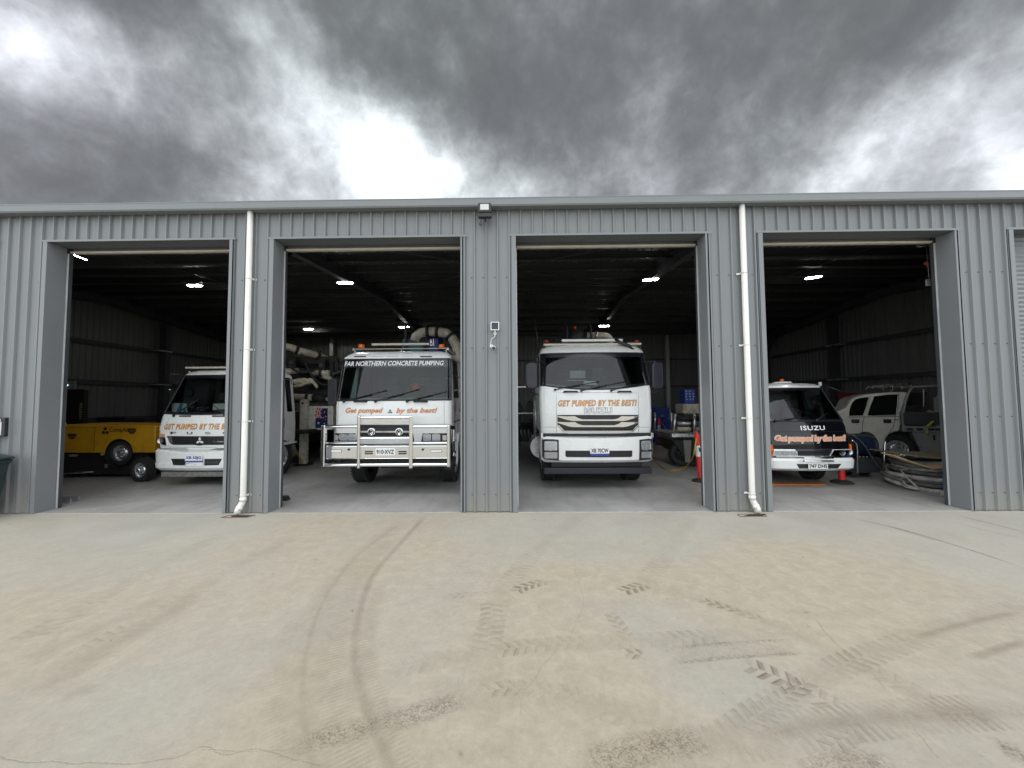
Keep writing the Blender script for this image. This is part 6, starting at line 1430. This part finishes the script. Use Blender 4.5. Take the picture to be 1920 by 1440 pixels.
P = on_ground(1237, 834); bollard(P.x, P.y, 'distant red and white bollard beside the dark blue cabinet')
P = on_ground(1579, 906); bollard(P.x, P.y, 'red bollard seen below the white bumper of the black fronted truck')
HOSE = pmat('yellow_hose', (.50, .30, .03), .5, 0, .08, 10)
g1 = [on_ground(1288, 873, .02), on_ground(1275, 880, .02), on_ground(1258, 883, .02), on_ground(1243, 877, .02), on_ground(1232, 868, .02), on_ground(1225, 856, .02), on_ground(1221, 845, .02)]
b0 = at(1306, 822, 2.15); b1 = at(1304, 842, 2.5); b2 = at(1297, 862, 2.9)
m = MB(); m.tube([b0, b0.lerp(b1, .5), b1, b2]+g1, .016, 8); m.tube([b0, at(1303, 838, 2.15), at(1301, 853, 2.15)], .016, 8)
tag(m.build('air_hose', HOSE), 'yellow air hose curving from the leaning bollard to the third bay truck', 'hose')
m = MB(); a, b = at(1240, 792, 9.3), at(1259, 812, 8.5); m.tube([a, a.lerp(b, .5)+Vector((0, 0, -.05)), b], .012, 6); tag(m.build('barrier_rope', pmat('dull_rope', (.35, .33, .28), .7)), 'thin pale rope running down from the distant bollard', 'rope')
# blue cabinet
o = at(1243, 830, 9.8); t = thing('blue_cabinet', 'dark blue steel cabinet against the rear wall beside the distant bollard', 'cabinet', (o.x, 9.8, .004))
a, b = at(1230, 832, 9.8), at(1259, 786, 9.8); m = MB(); m.box(a.x-o.x, b.x-o.x, 0, .7, 0, b.z); m.build('lower_box', BLUEM, t, bevel=.02)
a, b = at(1229, 783, 9.8), at(1256, 764, 9.8); m = MB(); m.box(a.x-o.x, b.x-o.x, .05, .65, a.z-.04, b.z); u = m.build('upper_box', BLUEM, t, bevel=.02)
m = MB(); c = at(1243, 780, 9.8); m.box(c.x-o.x-.05, c.x-o.x+.05, .02, .05, c.z-.03, c.z+.03); m.build('latch', SATIN, u)
o = on_ground(1262, 846); t = thing('cream_drum', 'cream drum on the floor behind the pipe trailer', 'drum', (o.x, o.y, .004))
m = MB(); m.lathe([(0, 0), (.22, 0), (.23, .02), (.24, .35), (.235, .37), (.24, .39), (.24, .68), (.225, .70), (0, .70)], (0, 0, 0), 'z', 24); m.build('barrel', CREAMPIPE, t, smooth=40)
m = MB(); m.lathe([(.245, .34), (.25, .36), (.245, .38)], (0, 0, 0), 'z', 24, cap=False); m.build('hoop', pmat('dull_yellow_hoop', (.4, .32, .05), .6), t)
# pipe trailer
def pipe_trailer():
    Yf = 4.0; O = at(1290, 870, Yf); X = O.x; Q = lambda x, y, dy=0.0: (lambda p: (p.x-X, p.z))(at(x, y, Yf+dy))
    t = thing('pipe_trailer', 'small trailer with steel posts holding grey and cream pipes', 'trailer', (X, Yf, .0))
    p, q = Q(1260, 820), Q(1330, 813); m = MB(); m.box(p[0], q[0], 0, .06, p[1], q[1]); m.box(p[0], q[0], 1.5, 1.56, p[1], q[1]); m.box(p[0], p[0]+.06, .06, 1.5, p[1], q[1]); m.box(q[0]-.06, q[0], .06, 1.5, p[1], q[1]); m.build('frame', SATIN, t, bevel=.006)
    for x, a in ((1267, 7), (1303, 3)):
        b_, c = Q(x, 815), Q(x, 776); m = MB(); m.tube([(b_[0]-.05 if x < 1290 else b_[0], .03, b_[1]), (c[0], .03, c[1])], .035, 8); m.build('side_post', SATIN, t)
        m = MB(); m.tube([(b_[0], 1.53, b_[1]), (c[0], 1.53, c[1])], .035, 8); m.build('side_post', SATIN, t)
    for zy, r, mt in ((806, .065, CREAMPIPE), (795, .055, GALV), (785, .05, CHASSIS)):
        a, b_ = Q(1276, zy), Q(1325, zy); m = MB(); m.tube([(a[0], .25, a[1]), (b_[0], .25, b_[1])], r, 14); coupling(m, ((a[0]*.4+b_[0]*.6), .25, a[1]), (1, 0, 0), r, 1); tag(m.build('loose_pipe', [mt, CHASSIS], None, loc=(X, Yf, 0)), {806: 'cream pipe, lowest of the pipes on the trailer', 795: 'galvanised pipe, middle of the pipes on the trailer', 785: 'black pipe, topmost of the pipes on the trailer'}[zy], 'pipe', 'pipes on the trailer')
    p, q = Q(1262, 880), Q(1325, 826); m = MB(); m.prism([(p[0]+.3, .35), (q[0], .35), (q[0], q[1]), (p[0]+.05, q[1])], .15, 1.4); m.build('underbody', CHASSIS, t, bevel=.02)
    m = MB(); a, b_ = Q(1290, 868), Q(1300, 826); m.prism([(a[0]-.02, a[1]), (a[0]+.10, a[1]), (b_[0], b_[1]), (b_[0]-.22, b_[1])], .10, .14); m.build('mudguard', pmat('dusty_grey', (.22, .21, .19), .7), t)
    for x in (p[0]+.35, q[0]-.25):
        w = wheel(t, x, .28, .33, .2, -1, rim=.2, rimmat=CHASSIS); w.rotation_euler = (0, 0, math.radians(90))
    p, q = Q(1281, 776, .9), Q(1330, 757, .9); tk = MB(); tk.box(p[0], q[0], .9, 1.45, p[1], q[1]); tb = tk.build('cream_tank', CREAMPIPE, None, loc=(X, Yf, 0), bevel=.03); tag(tb, 'cream box tank sitting above the pipes of the small trailer', 'tank')
    m = MB(); m.box(p[0], q[0], .85, 1.5, p[1]-.05, p[1]-.002); m.build('tank_shelf', STEEL, t)
    m = MB()
    for y in (.87, 1.48): m.box(p[0], p[0]+.05, y-.02, y+.02, Q(0, 818)[1], p[1]-.05)
    m.build('shelf_post', STEEL, t)
    p, q = Q(1284, 752, 1.1), Q(1303, 730, 1.1); m = MB(); m.box(p[0], q[0], 1.1, 1.5, Q(1281, 757, .9)[1], q[1]); bx = m.build('blue_carton', BLUEM, None, loc=(X, Yf, 0), bevel=.01); tag(bx, 'blue carton with pale dots on top of the cream tank', 'carton')
    m = MB(); r_ = random.Random(2)
    for k in range(11): m.lathe([(.022, -.003), (.022, 0)], (p[0]+.04+(k % 3)*.10+r_.random()*.02, 1.1, p[1]+.05+(k//3)*.08), 'y', 10)
    m.build('carton_dots', pmat('pale_blue_ink', (.25, .42, .6), .6), bx)
pipe_trailer()
# racks and machinery at the back of the third bay
t = thing('storage_rack', 'steel storage rack by the rear wall left of the third bay truck', 'rack', (.55, 10.6, .004))
for zz in (.55, 1.25, 2.4):
    m = MB(); m.box(-.9, 1.0, 0, .5, zz-.03, zz+.03); m.build('shelf', SATIN if zz > 1 else STEEL, t)
for x in (-.88, .95):
    for y in (.02, .46):
        m = MB(); m.box(x-.02, x+.02, y-.02, y+.02, 0, 3.0); m.build('upright', STEEL, t)
r_ = random.Random(9)
for k, (x, w, h) in enumerate(((-.5, .35, .32), (.0, .28, .42), (.5, .4, .25))):
    m = MB(); m.box(.55+x-w/2, .55+x+w/2, 10.7, 11.0, 1.285, 1.285+h); m.lathe([(w*.3, 0), (w*.28, .1)], (.55+x, 10.85, 1.285+h), 'z', 14)
    tag(m.build('parts_box', pmat('dark_parts', (.04, .04, .042), .5), bevel=.015), ('wide squat', 'tall', 'lowest widest')[k]+' dark parts box on the storage rack', 'box', 'boxes on the storage rack')
o = on_ground(990, 842); t = thing('engine_block', 'dark greasy engine on the floor behind the third bay truck', 'engine', (o.x-.05, o.y+.3, .004))
m = MB(); m.box(-.3, .35, 0, .6, .25, .8); m.box(-.22, .25, .1, .5, .8, .95); m.build('block', CHASSIS, t, bevel=.04)
for k in range(4):
    m = MB(); m.tube([(-.2+.14*k, -.05, .7), (-.2+.14*k, -.12, .6), (-.15+.12*k, -.1, .4)], .035, 8); m.build('manifold_pipe', GALV, t)
m = MB(); m.lathe([(.22, -.06), (.22, -.02), (.05, -.02)], (0, 0, .45), 'y', 20); m.build('pulley', STEEL, t)
m = MB()
for x in (-.25, .3): m.box(x-.05, x+.05, .1, .5, 0, .25)
m.build('stand_foot', STEEL, t)
# hose reel stand between the black truck and the ute
def reel():
    Yf = 2.45; O = on_ground(1634, 903); X = O.x; Q = lambda zx, zy, dy=0.0: (lambda p: (p.x-X, p.z))(at(1420+zx/4.5, 640+zy/4.5, Yf+dy))
    t = thing('hose_reel', 'blue hose wound on a reel between two bent chrome tubes', 'hose reel', (X, Yf, .004))
    a, b = Q(862, 900), Q(1062, 900); c = Q(960, 888); R = .25
    m = MB(); prof = [(.08, a[0]+.02)]; n = 9; L = b[0]-a[0]-.04
    for k in range(n): x = a[0]+.02+L*k/n; w = L/n; prof += [(R-.025, x), (R, x+w*.3), (R, x+w*.7), (R-.025, x+w)]
    prof += [(.08, b[0]-.02)]; m.lathe(prof, (0, .40, c[1]), 'x', 30); m.build('wound_hose', pmat('dark_blue_hose', (.010, .024, .06), .4), t, smooth=50)
    for x in (a[0], b[0]):
        m = MB(); m.lathe([(.0, -.01), (R+.04, -.012), (R+.04, .012), (0, .01)], (x, .40, c[1]), 'x', 30); m.build('reel_flange', CHASSIS, t)
    m = MB(); p, q = Q(830, 1115), Q(1085, 990); m.box(p[0], q[0], .08, .75, .12, q[1]); m.build('base_box', STEEL, t, bevel=.01)
    for path in ([(852, 1120), (852, 920), (845, 870), (825, 845), (800, 838)], [(1080, 1120), (1078, 980), (1085, 860), (1095, 830)]):
        m = MB(); m.tube([(Q(*p)[0], .02, max(.0, Q(*p)[1])) for p in path], .018, 10); m.build('side_tube', CHROME, t)
    m = MB(); m.tube([(Q(*p)[0], -.02, Q(*p)[1]) for p in ((800, 795), (850, 825), (900, 880), (950, 965), (1000, 1040), (1060, 1105))], .014, 8); m.tube([(Q(*p)[0], .15, Q(*p)[1]) for p in ((800, 790), (880, 800), (960, 798), (1040, 815), (1060, 850))], .014, 8); m.build('loose_hose', pmat('grey_hose', (.10, .10, .10), .5), t)
    m = MB()
    for zx in (885, 915, 945, 990): p = Q(zx, 980); m.sphere((p[0], .06, p[1]), .016)
    m.build('hose_valve', SATIN, t)
    for x in (a[0]+.05, b[0]-.05):
        w = wheel(t, x, .45, .15, .08, -1, rim=.08); w.rotation_euler = (0, 0, math.radians(90))
reel()
# stack of coiled hoses by the right jamb with boards on top
cx, cy = 8.47, 1.75
HM = [pmat('worn_hose_a', (.30, .29, .27), .8, 0, .25, 7, dirt=(.60, .58, .52), dirt_amt=.85, dirt_scale=7), pmat('worn_hose_b', (.10, .10, .098), .75, 0, .3, 9, dirt=(.30, .28, .25), dirt_amt=.6, dirt_scale=6)]
names = ['lowest coil of thick grey hose in the stack by the right jamb', 'second coil from the floor in the hose stack by the right jamb', 'third coil from the floor in the hose stack', 'fourth coil from the floor in the hose stack', 'fifth coil up, darker, in the hose stack', 'topmost coil of hose just under the boards']
for k, lab in enumerate(names):
    m = MB(); r_ = random.Random(40+k); z0 = .055+k*.083
    for j in range(3):
        R0 = .80-.03*k*(1 if k > 2 else .6)-.095*j+r_.uniform(-.03, .03); ph = r_.uniform(0, 6); ex = r_.uniform(-.05, .05); ey = r_.uniform(-.05, .05)
        pts = []
        for i in range(64):
            a = 2*math.pi*i/64; rr = R0*(1+.03*math.sin(2*a+ph)+.015*math.sin(5*a+ph))
            pts.append((cx+ex+rr*math.cos(a), cy+ey+rr*math.sin(a)*.95, z0+.028*math.sin(2*a+ph*1.7)+.018*math.sin(3*a+j)+(.012 if j == 1 else 0)))
        m.tube(pts, .042, 10, mi=(j+k) % 2, closed=True)
    if k in (1, 2, 4):   # a stray end hanging off the coil
        m.tube([(cx-.80, cy-.25, z0), (cx-.93, cy-.2, z0-.03), (cx-.98, cy-.35, max(.05, z0-.13)), (cx-.90, cy-.52, .05)], .016, 8, mi=0)
    tag(m.build('hose_coil', HM), lab, 'hose coil', 'coiled hoses by the right jamb')
def board(label, pts, w, zt_, mat, name, cat):
    m = MB(); th = .018; v = []
    for x, y, z in pts: v += [(x, y-w/2, z), (x, y+w/2, z+.015), (x, y-w/2, z+th), (x, y+w/2, z+th+.015)]
    n = len(pts); f = []
    for i in range(n-1):
        a, b = 4*i, 4*i+4; f += [(a, a+1, b+1, b), (a+2, b+2, b+3, a+3), (a, b, b+2, a+2), (a+1, a+3, b+3, b+1)]
    f += [(0, 2, 3, 1), (4*n-4, 4*n-3, 4*n-1, 4*n-2)]
    m.poly(v, f); return tag(m.build(name, mat, smooth=30), label, cat)
TIM = pmat('weathered_board', (.47, .34, .20), .8, 0, .2, 3, stretch=(1, 12, 1)); TIM2 = pmat('grey_board', (.20, .17, .13), .85, 0, .25, 3, stretch=(1, 12, 1))
board('tan warped plank lying on top of the hose stack', [(at(1664, 853, 1.25).x, 1.25, at(1664, 853, 1.25).z), (at(1700, 866, 1.2).x, 1.2, at(1700, 866, 1.2).z), (at(1735, 876, 1.15).x, 1.15, at(1735, 876, 1.15).z-.01), (at(1775, 874, 1.15).x, 1.15, at(1775, 874, 1.15).z), (8.5, 1.15, .60)], .26, 0, TIM, 'warped_plank', 'plank')
board('grey brown sheet of board under the tan plank', [(7.55, 1.72, .66), (7.9, 1.72, .62), (8.4, 1.72, .60), (9.1, 1.72, .60)], 1.0, 0, TIM2, 'board_sheet', 'board')
m = MB(); m.box(7.62, 7.95, .76, .94, .004, .11); tag(m.build('concrete_block', pmat('pale_block', (.34, .31, .27), .9, 0, .2, 10, bump=.3), bevel=.012), 'small pale block on the floor in front of the hose stack', 'block')
t = thing('blue_crate', 'blue crate edge showing beside the right door jamb', 'crate', (7.86, .62, .004))
m = MB(); m.box(-.09, .25, 0, .4, 0, .02); m.box(-.09, -.07, 0, .4, .02, .33); m.box(.23, .25, 0, .4, .02, .33); m.box(-.07, .23, 0, .02, .02, .33); m.box(-.07, .23, .38, .4, .02, .33); m.build('box', pmat('bright_blue_plastic', (.02, .10, .45), .4), t, bevel=.006)
m = MB(); m.box(-.11, .27, -.02, 0, .31, .34); m.build('rim', MATS['bright_blue_plastic'], t)
# orange board on the floor under the truck
a, b = on_ground(1440, 911), on_ground(1543, 909); m = MB(); m.box(a.x-.6, b.x, min(a.y, b.y), min(a.y, b.y)+.16, .006, .03); tag(m.build('orange_plank', pmat('orange_paint', (.55, .16, .03), .5, 0, .15, 8), bevel=.004), 'long orange plank lying on the floor under the black fronted truck', 'plank')
# small things by the jambs
P = on_ground(114, 944); t = thing('steel_channel', 'short grey steel channel on the floor by the left jamb', 'channel', (P.x, P.y, .004))
m = MB(); m.prism([(0, 0), (.14, 0), (.14, .09), (.125, .09), (.125, .012), (.015, .012), (.015, .09), (0, .09)], -.16, .17, 'yz'); m.build('channel', GALV, t); m = MB(); m.box(-.16, -.12, .015, .125, .012, .03); m.build('end_plate', GALV, t)
P = on_ground(531, 940); t = thing('door_stop', 'small black block on the floor behind the downpipe pier', 'block', (P.x, P.y, .004))
m = MB(); m.prism([(-.09, 0), (.06, 0), (.06, .03), (.02, .075), (-.09, .075)], 0, .12); m.build('wedge', BLACKP, t, bevel=.006); m = MB(); m.lathe([(.02, -.004), (.02, .004)], (-.04, 0, .04), 'y', 12); m.build('bolt', SATIN, t)
# lock chain and tag at the head of the right bay
A = at(1735, 459, .6); t = thing('door_pull', 'pale rope loop and tag hanging inside the right door head', 'pull cord', A)
m = MB(); m.tube([(.14*math.cos(a), .05*math.sin(a), .035*math.sin(a)+.03*math.cos(a)) for a in [2*math.pi*k/20 for k in range(20)]], .011, 6, closed=True); m.tube([(.12, 0, .03), (.1, .02, .2)], .011, 6); m.build('loop', GALV, t)
B = at(1740, 530, .6)-A; m = MB(); m.tube([(.02, 0, -.03), (B.x+.02, 0, B.z+.07)], .005, 6); m.build('cord', GALV, t)
m = MB(); m.prism(rrect(B.x-.03, B.x+.03, B.z-.06, B.z+.06, .01), -.015, .015); m.build('tag', pmat('grey_tag', (.32, .31, .3), .5), t)
B = at(1740, 493, .6)-A; m = MB(); m.sphere((B.x, .02, B.z), .04); m.build('red_bobble', pmat('dull_red', (.28, .03, .03), .5), t)
# boxes on a wall shelf beyond the ute
t = thing('wall_shelf', 'dark shelf along the far wall behind the ute roof', 'shelf', (9.6, 7.5, .004))
m = MB(); m.box(-1.2, 1.6, 0, .5, 1.72, 1.76); m.build('board', STEEL, t)
for x in (-1.1, .2, 1.5):
    m = MB(); m.box(x-.03, x+.03, .2, .26, 0, 1.72); m.build('upright', STEEL, t)
for px, w, h, mt, lab in ((1634, .34, .26, pmat('brown_carton', (.30, .19, .07), .8), 'brown carton on the dark shelf above the ute roof'), (1598, .5, .2, pmat('dark_red_box', (.25, .02, .02), .5), 'dark red box on the shelf between the truck cab and the ute')):
    c = at(px, 735, 7.6); m = MB(); m.box(c.x-w/2, c.x+w/2, 7.6, 7.9, 1.765, 1.765+h); m.box(c.x-w/2-.008, c.x+w/2+.008, 7.592, 7.908, 1.765+h, 1.765+h+.02); tag(m.build('carton' if w < .4 else 'tool_case', mt, bevel=.008), lab, 'box')
